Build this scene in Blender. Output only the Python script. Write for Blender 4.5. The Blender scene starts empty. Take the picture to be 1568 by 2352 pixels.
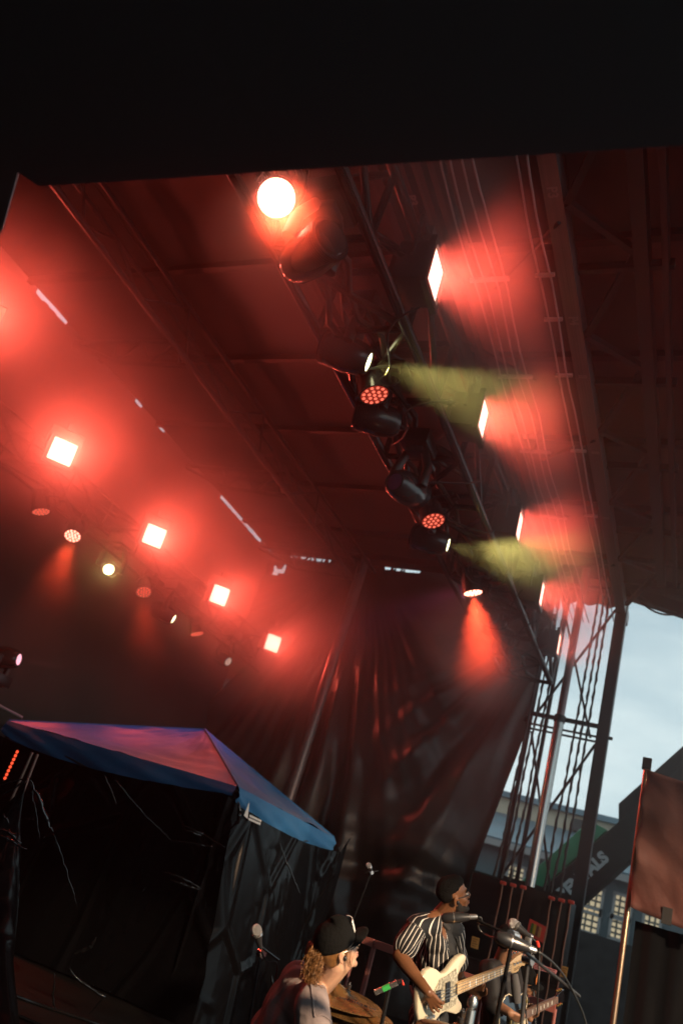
import bpy, bmesh, math, random
import numpy as np
from mathutils import Vector, Matrix, Quaternion
random.seed(7)
RNG = np.random.default_rng(5)
D = bpy.data
scene = bpy.context.scene
COL = scene.collection
R_ = math.radians

# ------------------------------------------------------------------ camera
CAM = Vector((0.0, 0.0, 1.4))           # eye of somebody crouching in the stage wing; z=0 is the stage floor
RM = Matrix(((0.8907, 0.0811, -0.4471), (0.3478, 0.5114, 0.7860), (0.2922, -0.8556, 0.4272)))
FPX, CX, CY = 1792.0, 784.0, 1176.0
cd = D.cameras.new('camera'); cam = D.objects.new('camera', cd); COL.objects.link(cam)
cd.sensor_fit = 'VERTICAL'; cd.sensor_height = 36.0; cd.lens = 36.0 * FPX / 2352.0
cd.clip_start = 0.05; cd.clip_end = 600.0
rx, ry, rz = RM.col[0], -RM.col[1], -RM.col[2]
cam.matrix_world = Matrix(((rx[0], ry[0], rz[0], CAM[0]), (rx[1], ry[1], rz[1], CAM[1]), (rx[2], ry[2], rz[2], CAM[2]), (0, 0, 0, 1)))
cd.dof.use_dof = True; cd.dof.focus_distance = 4.9; cd.dof.aperture_fstop = 1.7
scene.camera = cam

# ------------------------------------------------------------------ world: overcast dusk
SUN_EL, SUN_ROT = R_(6.0), R_(250.0)
w = D.worlds.new('World'); scene.world = w; w.use_nodes = True
wn, wl = w.node_tree.nodes, w.node_tree.links
wn.clear()
wo = wn.new('ShaderNodeOutputWorld'); bg = wn.new('ShaderNodeBackground')
sky = wn.new('ShaderNodeTexSky'); sky.sky_type = 'NISHITA'; sky.sun_disc = False
sky.sun_elevation = SUN_EL; sky.sun_rotation = SUN_ROT; sky.air_density = 1.4; sky.dust_density = 1.0
tc = wn.new('ShaderNodeTexCoord'); mp = wn.new('ShaderNodeMapping'); mp.inputs['Scale'].default_value = (2.2, 2.2, 7.0)
nz = wn.new('ShaderNodeTexNoise'); nz.inputs['Scale'].default_value = 1.6; nz.inputs['Detail'].default_value = 6
cr = wn.new('ShaderNodeValToRGB')
cr.color_ramp.elements[0].position = 0.32; cr.color_ramp.elements[0].color = (5.4, 7.6, 8.6, 1)
cr.color_ramp.elements[1].position = 0.62; cr.color_ramp.elements[1].color = (9.0, 10.9, 11.3, 1)
mx = wn.new('ShaderNodeMix'); mx.data_type = 'RGBA'; mx.inputs[0].default_value = 0.9
wl.new(tc.outputs['Generated'], mp.inputs['Vector']); wl.new(mp.outputs[0], nz.inputs['Vector'])
wl.new(nz.outputs['Fac'], cr.inputs['Fac'])
wl.new(sky.outputs['Color'], mx.inputs[6]); wl.new(cr.outputs['Color'], mx.inputs[7])
wl.new(mx.outputs[2], bg.inputs['Color']); bg.inputs['Strength'].default_value = 0.09
wl.new(bg.outputs[0], wo.inputs['Surface'])

sd = D.lights.new('sun', 'SUN'); sd.energy = 0.12; sd.angle = R_(14); sd.color = (1.0, 0.93, 0.85)
sun = D.objects.new('sun', sd); COL.objects.link(sun)
_sdir = Vector((math.sin(SUN_ROT) * math.cos(SUN_EL), math.cos(SUN_ROT) * math.cos(SUN_EL), math.sin(SUN_EL)))
sun.rotation_euler = _sdir.to_track_quat('Z', 'Y').to_euler()

vs = scene.view_settings
vs.view_transform = 'Standard'; vs.look = 'None'; vs.exposure = 0.0; vs.gamma = 1.0; vs.use_curve_mapping = False
cy = scene.cycles
cy.use_denoising = True
cy.max_bounces = 5; cy.diffuse_bounces = 2; cy.glossy_bounces = 3; cy.transmission_bounces = 3; cy.volume_bounces = 0
cy.transparent_max_bounces = 6
cy.caustics_reflective = False; cy.caustics_refractive = False
cy.sample_clamp_indirect = 3.0

# power and haze settings
HAZE = 0.0008; SMOKE = 0.009; SMOKE_G = 0.6
RED = (1.0, 0.09, 0.055)
P_FLOOD_FRONT, P_FLOOD_REAR = 42.0, 46.0

# ------------------------------------------------------------------ helpers
def ray(px, py):
    return RM @ Vector(((px - CX) / FPX, (py - CY) / FPX, 1.0))
def at(px, py, d=None, x=None, y=None, z=None):
    """the point of the place that lies on a line of sight, at a camera depth or on a world plane"""
    r = ray(px, py)
    s = d if d is not None else (x - CAM.x) / r.x if x is not None else (y - CAM.y) / r.y if y is not None else (z - CAM.z) / r.z
    return CAM + r * s

def mat(name, color=(0.5, 0.5, 0.5), rough=0.6, metal=0.0, spec=0.5, bump=0.0, bscale=40.0, var=0.0, vscale=6.0, emit=None, estr=0.0, coat=0.0, sheen=0.0):
    m = D.materials.new(name); m.use_nodes = True
    nt = m.node_tree; b = nt.nodes['Principled BSDF']
    b.inputs['Base Color'].default_value = (*color, 1); b.inputs['Roughness'].default_value = rough
    b.inputs['Metallic'].default_value = metal; b.inputs['Specular IOR Level'].default_value = spec
    b.inputs['Coat Weight'].default_value = coat
    if sheen: b.inputs['Sheen Weight'].default_value = sheen
    if emit is not None:
        b.inputs['Emission Color'].default_value = (*emit, 1); b.inputs['Emission Strength'].default_value = estr
    if bump or var:
        t = nt.nodes.new('ShaderNodeTexCoord')
        if var:
            n = nt.nodes.new('ShaderNodeTexNoise'); n.inputs['Scale'].default_value = vscale; n.inputs['Detail'].default_value = 5
            r = nt.nodes.new('ShaderNodeValToRGB')
            r.color_ramp.elements[0].position = .3; r.color_ramp.elements[1].position = .7
            r.color_ramp.elements[0].color = (*[c * (1 - var) for c in color], 1)
            r.color_ramp.elements[1].color = (*[min(1, c * (1 + var)) for c in color], 1)
            nt.links.new(t.outputs['Object'], n.inputs['Vector']); nt.links.new(n.outputs['Fac'], r.inputs['Fac'])
            nt.links.new(r.outputs['Color'], b.inputs['Base Color'])
            mr = nt.nodes.new('ShaderNodeMath'); mr.operation = 'MULTIPLY_ADD'; mr.inputs[1].default_value = 0.3; mr.inputs[2].default_value = max(0.03, rough - .15)
            nt.links.new(n.outputs['Fac'], mr.inputs[0]); nt.links.new(mr.outputs[0], b.inputs['Roughness'])
        if bump:
            n2 = nt.nodes.new('ShaderNodeTexNoise'); n2.inputs['Scale'].default_value = bscale; n2.inputs['Detail'].default_value = 4
            bp = nt.nodes.new('ShaderNodeBump'); bp.inputs['Strength'].default_value = bump; bp.inputs['Distance'].default_value = 0.02
            nt.links.new(t.outputs['Object'], n2.inputs['Vector']); nt.links.new(n2.outputs['Fac'], bp.inputs['Height'])
            nt.links.new(bp.outputs[0], b.inputs['Normal'])
    return m

def frame_z(d):
    """rotation whose local Z runs along d"""
    return Vector(d).normalized().to_track_quat('Z', 'Y').to_matrix()
def aim_x(d, roll=0.0):
    """4x4 rotation: local +X along d, local Z as upright as possible"""
    X = Vector(d).normalized(); Y = Vector((0, 0, 1)).cross(X)
    if Y.length < 1e-4: Y = Vector((0, 1, 0))
    Y.normalize(); Z = X.cross(Y)
    m = Matrix((X, Y, Z)).transposed()
    return (m @ Matrix.Rotation(roll, 3, 'X')).to_4x4()

class MB:
    def __init__(s): s.v = []; s.f = []
    def add(s, vs, fs):
        o = len(s.v); s.v += [Vector(p) for p in vs]; s.f += [[i + o for i in f] for f in fs]; return s
    def box(s, c, size, rot=None, taper=1.0):
        hx, hy, hz = [k / 2 for k in size]
        pts = []
        for z, t in ((-hz, 1.0), (hz, taper)):
            pts += [(-hx * t, -hy * t, z), (hx * t, -hy * t, z), (hx * t, hy * t, z), (-hx * t, hy * t, z)]
        pts = [Vector(p) for p in pts]
        if rot is not None: pts = [rot.to_3x3() @ p for p in pts]
        return s.add([p + Vector(c) for p in pts], [(3, 2, 1, 0), (4, 5, 6, 7), (0, 1, 5, 4), (1, 2, 6, 5), (2, 3, 7, 6), (3, 0, 4, 7)])
    def tube(s, pts, r, n=8, cap=True):
        pts = [Vector(p) for p in pts]; m = len(pts)
        rs = r if isinstance(r, (list, tuple)) else [r] * m
        vs = []; prev = None
        for i, p in enumerate(pts):
            t = (pts[min(i + 1, m - 1)] - pts[max(i - 1, 0)])
            t = t.normalized() if t.length > 1e-9 else Vector((0, 0, 1))
            if prev is None:
                a = Vector((0, 0, 1)) if abs(t.z) < .9 else Vector((1, 0, 0)); u = t.cross(a).normalized()
            else:
                u = (prev - t * prev.dot(t)); u = u.normalized() if u.length > 1e-6 else t.orthogonal().normalized()
            prev = u; w_ = t.cross(u)
            vs += [p + (u * math.cos(k * 2 * math.pi / n) + w_ * math.sin(k * 2 * math.pi / n)) * rs[i] for k in range(n)]
        fs = [(i * n + k, i * n + (k + 1) % n, (i + 1) * n + (k + 1) % n, (i + 1) * n + k) for i in range(m - 1) for k in range(n)]
        if cap: fs += [tuple(range(n - 1, -1, -1)), tuple((m - 1) * n + k for k in range(n))]
        return s.add(vs, fs)
    def lathe(s, prof, axis=(0, 0, 1), o=(0, 0, 0), n=20):
        """prof: list of (distance along axis, radius)"""
        A = frame_z(axis); o = Vector(o); vs = []
        for t, r in prof:
            vs += [o + A @ Vector((r * math.cos(k * 2 * math.pi / n), r * math.sin(k * 2 * math.pi / n), t)) for k in range(n)]
        m = len(prof)
        fs = [(i * n + k, i * n + (k + 1) % n, (i + 1) * n + (k + 1) % n, (i + 1) * n + k) for i in range(m - 1) for k in range(n)]
        fs += [tuple(range(n - 1, -1, -1)), tuple((m - 1) * n + k for k in range(n))]
        return s.add(vs, fs)
    def ell(s, c, r, rot=None, nu=14, nv=10):
        c = Vector(c); vs = []
        for j in range(nv + 1):
            th = math.pi * j / nv
            for i in range(nu):
                ph = 2 * math.pi * i / nu
                p = Vector((r[0] * math.sin(th) * math.cos(ph), r[1] * math.sin(th) * math.sin(ph), r[2] * math.cos(th)))
                vs.append(c + (rot.to_3x3() @ p if rot is not None else p))
        fs = [(j * nu + i, (j + 1) * nu + i, (j + 1) * nu + (i + 1) % nu, j * nu + (i + 1) % nu) for j in range(nv) for i in range(nu)]
        return s.add(vs, fs)
    def grid(s, pts):
        """pts[i][j] rows of points"""
        ni, nj = len(pts), len(pts[0]); vs = [p for row in pts for p in row]
        return s.add(vs, [(i * nj + j, i * nj + j + 1, (i + 1) * nj + j + 1, (i + 1) * nj + j) for i in range(ni - 1) for j in range(nj - 1)])
    def prism(s, poly, thick, M=None):
        """outline in local XY, extruded along local Z by +-thick/2, placed by matrix M"""
        n = len(poly); M = M or Matrix.Identity(4)
        vs = [M @ Vector((x, y, -thick / 2)) for x, y in poly] + [M @ Vector((x, y, thick / 2)) for x, y in poly]
        return s.add(vs, [tuple(range(n - 1, -1, -1)), tuple(range(n, 2 * n))] + [(i, (i + 1) % n, n + (i + 1) % n, n + i) for i in range(n)])
    def mesh(s, name, off=Vector((0, 0, 0)), smooth=None, bevel=0.0, solid=0.0):
        me = D.meshes.new(name)
        me.from_pydata([tuple(p - off) for p in s.v], [], s.f); me.validate()
        bm = bmesh.new(); bm.from_mesh(me)
        bmesh.ops.remove_doubles(bm, verts=bm.verts, dist=1e-6)
        if bevel:
            es = [e for e in bm.edges if len(e.link_faces) == 2 and e.calc_face_angle(0) > 0.6]
            bmesh.ops.bevel(bm, geom=es, offset=bevel, segments=2, profile=.5, affect='EDGES', clamp_overlap=True)
        if solid:
            bmesh.ops.solidify(bm, geom=bm.faces[:], thickness=solid)
        bmesh.ops.recalc_face_normals(bm, faces=bm.faces)
        if smooth is not None:
            for f in bm.faces: f.smooth = True
            for e in bm.edges:
                if len(e.link_faces) == 2 and e.calc_face_angle(0) > smooth: e.smooth = False
        bm.to_mesh(me); bm.free()
        return me
    def build(s, name, m, parent=None, smooth=0.6, bevel=0.0, solid=0.0, local=False):
        """one mesh object; points are in world space unless local=True (already in the parent's space)"""
        off = Vector((0, 0, 0)) if (parent is None or local) else Vector(parent.location)
        o = D.objects.new(name, s.mesh(name, off, smooth, bevel, solid)); COL.objects.link(o)
        if m is not None: o.data.materials.append(m)
        if parent is not None: o.parent = parent
        return o

def tag(o, label=None, cat=None, group=None, kind=None):
    if label: o['label'] = label
    if cat: o['category'] = cat
    if group: o['group'] = group
    if kind: o['kind'] = kind
    return o
def thing(name, loc, label, cat, group=None):
    o = D.objects.new(name, None); o.location = loc; o.empty_display_size = .1; COL.objects.link(o)
    return tag(o, label, cat, group)
def copy_thing(root, M, label=None, group=None):
    r = root.copy(); COL.objects.link(r); r.matrix_world = M
    if label: r['label'] = label
    if group: r['group'] = group
    for ch in list(root.children):
        c = ch.copy(); COL.objects.link(c); c.parent = r
        for g in ch.children:
            d = g.copy(); COL.objects.link(d); d.parent = c
    return r
_rod = {}
def rod(name, a, b, r, m, parent=None, square=False):
    """a straight bar between two points, sharing one mesh per material"""
    key = (m.name, square)
    if key not in _rod:
        mb = MB()
        if square: mb.box((0, 0, .5), (2, 2, 1))
        else: mb.lathe([(0, 1), (1, 1)], n=10)
        me = mb.mesh('rod_' + m.name, smooth=.6); me.materials.append(m); _rod[key] = me
    a = Vector(a); b = Vector(b); d = b - a
    o = D.objects.new(name, _rod[key]); COL.objects.link(o)
    q = d.to_track_quat('Z', 'Y').to_matrix().to_4x4()
    off = Vector(parent.location) if parent is not None else Vector((0, 0, 0))
    if parent is not None: o.parent = parent
    rr = r if isinstance(r, (tuple, list)) else (r, r)
    o.matrix_local = Matrix.Translation(a - off) @ q @ Matrix.Diagonal((rr[0], rr[1], d.length, 1))
    return o
def lamp(kind, name, loc, d, energy, color, parent=None, **kw):
    l = D.lights.new(name, kind); l.energy = energy; l.color = color
    for k, v in kw.items(): setattr(l, k, v)
    o = D.objects.new(name, l); COL.objects.link(o)
    M = Matrix.Translation(loc) @ (-Vector(d)).to_track_quat('Z', 'Y').to_matrix().to_4x4()
    if parent is not None:
        o.parent = parent; o.matrix_local = parent.matrix_world.inverted() @ M if False else M
    else: o.matrix_world = M
    return o
def text_obj(name, body, size, M, m, parent=None, extrude=0.002, align='CENTER', bold=0.0):
    c = D.curves.new(name, 'FONT'); c.body = body; c.size = size; c.extrude = extrude; c.align_x = align; c.align_y = 'CENTER'; c.offset = bold
    t = D.objects.new(name + '_src', c); COL.objects.link(t)
    dg = bpy.context.evaluated_depsgraph_get(); me = D.meshes.new_from_object(t.evaluated_get(dg))
    COL.objects.unlink(t); D.objects.remove(t)
    o = D.objects.new(name, me); COL.objects.link(o); me.name = name; me.materials.clear(); me.materials.append(m)
    if parent is not None:
        o.parent = parent; o.matrix_local = Matrix.Translation(-Vector(parent.location)) @ M
    else: o.matrix_world = M
    return o

# ------------------------------------------------------------------ materials
M_black_cloth = mat('black_cloth', (0.030, 0.027, 0.026), .8, bump=.25, bscale=60, var=.25, vscale=3, sheen=.1)
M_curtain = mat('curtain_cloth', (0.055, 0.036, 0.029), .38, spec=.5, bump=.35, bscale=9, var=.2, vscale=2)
M_roof = mat('roof_sheet', (0.07, 0.058, 0.052), .7, var=.22, vscale=1.2, bump=.1, bscale=8)
M_beam = mat('beam_paint', (0.012, 0.010, 0.010), .5, var=.3, vscale=3)
M_beam_lt = mat('beam_galv', (0.2, 0.16, 0.155), .4, metal=.4, var=.2, vscale=5)
M_truss = mat('truss_black', (0.009, 0.008, 0.008), .25, spec=.6, var=.3, vscale=8)
M_fix = mat('fixture_black', (0.016, 0.016, 0.017), .33, spec=.5, bump=.05, bscale=90)
M_fix_red = mat('fixture_gloss', (0.03, 0.028, 0.028), .25, spec=.6, coat=.3)
M_steel = mat('steel', (0.55, 0.54, 0.52), .25, metal=.95)
M_steel_dk = mat('dark_steel', (0.045, 0.043, 0.043), .4, metal=.5, var=.3, vscale=6)
M_chain = mat('chain_black', (0.012, 0.012, 0.012), .5, metal=.3)
M_cable = mat('cable_rubber', (0.02, 0.02, 0.02), .45)
M_wire_lt = mat('wire_grey', (0.38, 0.35, 0.34), .45)
M_white = mat('white_paint', (0.75, 0.74, 0.72), .6)
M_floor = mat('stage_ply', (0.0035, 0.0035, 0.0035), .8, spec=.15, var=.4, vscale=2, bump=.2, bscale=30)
M_tarp = mat('plastic_tarp', (0.0035, 0.0035, 0.004), .22, spec=.13)
M_glint = mat('plastic_tarp_stretched', (0.008, 0.008, 0.0085), .13, spec=.9)  # glossier copy of the tarp plastic, made to give glints
M_wing = mat('wing_cloth', (.32, .32, .33), .85, bump=.1, bscale=30)
M_flood_lens = mat('flood_lens', (0.1, 0.02, 0.02), .3, emit=(1.0, .42, .32), estr=5.5)
M_led_hot = mat('led_hot', (.2, .05, .04), .3, emit=(1, .32, .22), estr=9)
M_led_blaze = mat('led_blaze', (.2, .05, .04), .3, emit=(1, .3, .2), estr=40)
M_led_dim = mat('led_dim', (.2, .05, .04), .3, emit=(1, .17, .10), estr=1.3)
M_led_face = mat('led_face', (0.06, 0.015, 0.012), .3, emit=(1, .08, .04), estr=.22)
M_lens_yel = mat('lens_yellow', (.3, .3, .1), .2, emit=(1, .93, .5), estr=7)
M_lens_dim = mat('lens_dim', (.3, .25, .25), .2, emit=(1, .75, .6), estr=.5)
M_lens_pink = mat('lens_pink', (.3, .2, .25), .2, emit=(1, .45, .55), estr=1.5)
M_lens_off = mat('lens_glass', (0.10, 0.05, 0.13), .08, spec=.8)

# ------------------------------------------------------------------ haze in the open air, smoke under the stage roof
def air(name, c, size, dens, g, col):
    o = MB().box(c, size).build(name, None)
    m_ = D.materials.new(name + '_air'); m_.use_nodes = True
    nt = m_.node_tree; nt.nodes.clear()
    ho = nt.nodes.new('ShaderNodeOutputMaterial'); hv = nt.nodes.new('ShaderNodeVolumePrincipled')
    hv.inputs['Color'].default_value = (*col, 1); hv.inputs['Density'].default_value = dens; hv.inputs['Anisotropy'].default_value = g
    nt.links.new(hv.outputs[0], ho.inputs['Volume'])
    o.data.materials.append(m_); tag(o, kind='stuff')
    return o
air('haze', (0, 30, 5.2), (124, 92, 15.0), HAZE, .5, (.93, .93, .95))
air('stage_smoke', (-4.8, 8.95, 5.2), (10.3, 11.9, 5.9), SMOKE, SMOKE_G, (.95, .93, .92))

cy.volume_step_rate = 2.0; cy.volume_max_steps = 64
def bank(c, size, dens, g, sc=1.1):
    """a drifting bank of stage smoke: thick in the middle, thinning to nothing at its edges, patchy"""
    o = air('stage_smoke', c, size, dens, g, (.95, .93, .92))
    nt = o.data.materials[0].node_tree; N = nt.nodes; Lk = nt.links
    hv = next(n for n in N if n.type == 'PRINCIPLED_VOLUME')
    t = N.new('ShaderNodeTexCoord'); sb = N.new('ShaderNodeVectorMath'); sb.operation = 'SUBTRACT'; sb.inputs[1].default_value = c
    dv = N.new('ShaderNodeVectorMath'); dv.operation = 'DIVIDE'; dv.inputs[1].default_value = [k / 2 for k in size]
    sp = N.new('ShaderNodeSeparateXYZ'); Lk.new(t.outputs['Object'], sb.inputs[0]); Lk.new(sb.outputs[0], dv.inputs[0]); Lk.new(dv.outputs[0], sp.inputs[0])
    terms = []
    for ax_, pw in (('X', 2), ('Y', 8), ('Z', 2)):
        a = N.new('ShaderNodeMath'); a.operation = 'ABSOLUTE'; Lk.new(sp.outputs[ax_], a.inputs[0])
        b = N.new('ShaderNodeMath'); b.operation = 'POWER'; b.inputs[1].default_value = pw; Lk.new(a.outputs[0], b.inputs[0]); terms.append(b)
    s1 = N.new('ShaderNodeMath'); Lk.new(terms[0].outputs[0], s1.inputs[0]); Lk.new(terms[2].outputs[0], s1.inputs[1])
    s2 = N.new('ShaderNodeMath'); Lk.new(s1.outputs[0], s2.inputs[0]); Lk.new(terms[1].outputs[0], s2.inputs[1])
    mr = N.new('ShaderNodeMapRange'); mr.interpolation_type = 'SMOOTHERSTEP'; mr.inputs['From Min'].default_value = 0; mr.inputs['From Max'].default_value = 1
    mr.inputs['To Min'].default_value = 1; mr.inputs['To Max'].default_value = 0; Lk.new(s2.outputs[0], mr.inputs['Value'])
    nz_ = N.new('ShaderNodeTexNoise'); nz_.inputs['Scale'].default_value = sc; nz_.inputs['Detail'].default_value = 3; Lk.new(t.outputs['Object'], nz_.inputs['Vector'])
    m1 = N.new('ShaderNodeMapRange'); m1.inputs['From Min'].default_value = .32; m1.inputs['From Max'].default_value = .66; m1.inputs['To Min'].default_value = .55; m1.inputs['To Max'].default_value = 1.3; Lk.new(nz_.outputs['Fac'], m1.inputs['Value'])
    m2 = N.new('ShaderNodeMath'); m2.operation = 'MULTIPLY'; Lk.new(mr.outputs[0], m2.inputs[0]); Lk.new(m1.outputs[0], m2.inputs[1])
    m3 = N.new('ShaderNodeMath'); m3.operation = 'MULTIPLY'; m3.inputs[1].default_value = dens; Lk.new(m2.outputs[0], m3.inputs[0]); Lk.new(m3.outputs[0], hv.inputs['Density'])
    return o
bank((-7.9, 9.2, 5.9), (4.3, 12.6, 5.0), .20, .5)  # denser smoke shaped round the lamp rows to give their glow
bank((-2.05, 7.3, 5.85), (1.65, 10.6, 1.65), .30, .35)
bank((-2.9, 9.9, 4.85), (1.7, 2.6, 1.7), .25, .3)
bank((-2.75, 3.25, 5.0), (1.3, 1.5, 1.3), .3, .6)
# ================================================================== large structure
ROOF_Z = 8.25
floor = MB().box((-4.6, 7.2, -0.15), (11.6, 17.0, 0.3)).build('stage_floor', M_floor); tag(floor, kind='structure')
M_ground = mat('asphalt', (0.05, 0.05, 0.052), .85, var=.25, vscale=.6, bump=.3, bscale=25)
g = MB().box((0, 30, -1.35), (120, 88, 0.1)).build('ground', M_ground); tag(g, kind='structure')

# stage roof: sheets between ribs, longitudinal beams, knee trusses at the back edge
rf = thing('stage_roof', (-4, 7, ROOF_Z), 'dark stage roof of sheets and steel ribs, lit red from the lamps below', 'stage roof')
ys = [-1.4 + 1.85 * i for i in range(9)] + [15.1]
xs = [-10.05, -7.55, -4.95, -3.35, -1.75, -0.15, 1.7, 3.6, 5.5]
shared = {}
for i in range(len(ys) - 1):
    for j in range(len(xs) - 1):
        wx, wy = xs[j + 1] - xs[j] - .012, ys[i + 1] - ys[i] - .012
        key = (round(wx, 3), round(wy, 3), (i + j) % 3)
        if key not in shared:
            rows = []
            for a in range(7):
                rows.append([Vector((wx * (a / 6 - .5), wy * (b / 6 - .5), .03 + (.05 * math.sin(math.pi * a / 6) * math.sin(math.pi * b / 6)) * (1 + .5 * ((i + j) % 3)) + .006 * math.sin(5 * a + 3 * b + i))) for b in range(7)])
            me = MB().grid(rows).mesh('roof_sheet', smooth=1.2, solid=.02); me.materials.append(M_roof); shared[key] = me
        o = D.objects.new('roof_sheet', shared[key]); COL.objects.link(o); o.parent = rf
        o.location = Vector(((xs[j] + xs[j + 1]) / 2, (ys[i] + ys[i + 1]) / 2, ROOF_Z)) - rf.location
MB().box((-2.27, 6.85, ROOF_Z + .19), (15.5, 16.45, .04)).build('roof_deck', M_roof, rf)
for y in ys[:-1]:
    rod('rib', (-10.0, y, ROOF_Z - .02), (5.5, y, ROOF_Z - .02), (.045, .05), M_beam, rf, True)
    if y > 1: rod('rib', (-1.66, y + .02, ROOF_Z - .42), (-.72, y + .02, ROOF_Z - .42), (.03, .05), M_beam, rf, True)
rod('rib', (-9.9, 14.55, ROOF_Z - .03), (5.5, 14.55, ROOF_Z - .03), (.06, .07), M_beam, rf, True)
for x, z, r, m_ in ((-3.5, 7.9, (.05, .1), M_beam), (-3.2, 7.86, (.03, .08), M_beam), (-3.02, 7.84, (.03, .07), M_beam), (-4.9, 7.98, (.04, .07), M_beam),
                (-1.74, 7.72, (.085, .11), M_beam_lt), (-1.02, 7.82, (.07, .12), M_beam), (-.80, 7.82, (.03, .1), M_beam), (-.35, 7.9, (.09, .12), M_beam),
                (.55, 7.85, (.08, .14), M_beam), (2.2, 7.85, (.08, .14), M_beam), (-2.9, 8.0, (.04, .05), M_beam)):
    rod('beam', (x, -1.2, z), (x, 13.3 if x > -1.1 else 15.0, z), r, m_, rf, True)
# triangulated longitudinal truss left of the lamps
for (x, z) in ((-7.5, 7.98), (-7.34, 7.55), (-7.1, 7.98)):
    rod('truss_chord', (x, 1.2, z), (x, 14.8, z), .05 if z < 7.8 else .04, M_beam, rf)
yy = 1.5; k = 0
while yy < 14.2:
    a = (-7.5 if k % 2 else -7.1, yy, 7.98); b = (-7.34, yy + .62, 7.55)
    rod('truss_brace', a, b, .02, M_beam, rf); rod('truss_brace', b, (-7.1 if k % 2 else -7.5, yy + 1.24, 7.98), .02, M_beam, rf)
    yy += 1.24; k += 1
for y in (3.6, 7.25, 10.95, 14.4):
    rod('truss_chord', (-10.0, y, 8.1), (-7.5, y, 8.05), .04, M_beam, rf)
    rod('truss_chord', (-10.0, y, 8.06), (-8.9, y, 7.66), .04, M_beam, rf)
    rod('truss_chord', (-8.9, y, 7.66), (-7.35, y, 7.58), .04, M_beam, rf)
    for a, b in (((-9.1, 8.07), (-8.9, 7.66)), ((-8.55, 8.06), (-8.9, 7.66)), ((-8.55, 8.06), (-8.2, 7.63)), ((-7.85, 8.05), (-8.2, 7.63)), ((-7.85, 8.05), (-7.6, 7.6))):
        rod('truss_brace', (a[0], y, a[1]), (b[0], y, b[1]), .024, M_beam, rf)
# front lattice between the two pale beams
yy = 1.4; k = 0
while yy < 13.0:
    a = (-1.62, yy, 7.62); b = (-1.1, yy + .9, 7.9)
    rod('truss_brace', a, b, .035, M_beam, rf, True); rod('truss_brace', b, (-1.62, yy + 1.8, 7.62), .035, M_beam, rf, True)
    if k % 2 == 0: rod('truss_brace', (-1.72, yy + .2, 7.6), (-2.7, yy + 1.5, 8.1), .022, M_beam, rf)
    else: rod('truss_brace', (-3.2, yy + .2, 7.8), (-2.5, yy + 1.4, 8.12), .022, M_beam, rf)
    yy += 1.8; k += 1
# markings on the beams
M_mark = mat('stencil_white', (0.3, 0.25, 0.23), .7)
def mark(txt, px, py, x, z):
    y = at(px, py, z=z).y
    M = Matrix.Translation((x, y, z)) @ Matrix(((0, 1, 0), (1, 0, 0), (0, 0, -1))).to_4x4()
    text_obj('stencil', txt, .13, M, M_mark, rf, bold=.004)
mark('P3', 1285, 440, -1.74, 7.607)
mark('P3', 945, 460, -3.2, 7.777)
mark('P4', 1318, 737, -1.74, 7.607)
for py in (865, 1040, 1190): mark('II', 1318 + (py - 737) * .16, py, -1.74, 7.607)

# roof fascia flap over the tower, seen from inside
rows = []
for i in range(3):
    rows.append([Vector((-3.3 + 1.45 * j / 14, 15.03 + .03 * math.sin(j * 1.7) * (1 + i), 8.3 - .16 * i)) for j in range(15)])
fl = MB().grid(rows).build('fascia_flap', mat('fascia_vinyl', (.32, .22, .19), .6, bump=.2, bscale=12), rf, solid=.01)

# backdrop at the rear (upstage) and the draped side curtain at the far end
bd = thing('backdrop', (-10.12, 7, 0), 'plain black backdrop hanging along the rear edge of the stage under the slit of sky', 'backdrop')
rnd = random.Random(3)
def edge_profile(a, b, step, opens, closed, rnd):
    """top edge of a drape: slits of sky stay open only where the cloth sags"""
    out_ = []; t = a
    while t < b:
        L = step * rnd.uniform(.5, 1.6)
        o_ = [h for (p_, q_, h) in opens if p_ <= t <= q_]
        h = (.09 + o_[0] * rnd.uniform(.6, 1.15) if o_ and rnd.random() < .82 else 0)
        out_ += [(t, closed - h), (min(b, t + L * .98), closed - h * rnd.uniform(.8, 1.1))]
        t += L
    return out_
bx = lambda px, py: at(px, py, x=-10.06).y
opens = [(bx(8, 570), bx(36, 604), .03), (bx(58, 622), bx(78, 650), .026), (bx(90, 663), bx(112, 688), .036), (bx(116, 692), bx(149, 730), .034),
         (bx(300, 900), bx(318, 920), .014), (bx(352, 955), bx(370, 975), .014), (bx(500, 1126), bx(530, 1160), .04), (bx(533, 1164), bx(570, 1205), .05), (bx(573, 1208), bx(612, 1252), .05), (bx(615, 1256), bx(634, 1276), .03)]
top = edge_profile(-1.5, 15.2, .22, opens, 8.36, rnd)
vs_, fs_ = [], []
for (y, z) in top: vs_ += [(-10.12 + .04 * math.sin(y * 2.1), y, -.0), (-10.12 + .02 * math.sin(y * 3.3), y, 4.0), (-10.10, y, z)]
for i in range(len(top) - 1): fs_ += [(3 * i, 3 * i + 3, 3 * i + 4, 3 * i + 1), (3 * i + 1, 3 * i + 4, 3 * i + 5, 3 * i + 2)]
MB().add(vs_, fs_).build('drape', M_black_cloth, bd, smooth=1.2)

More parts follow.
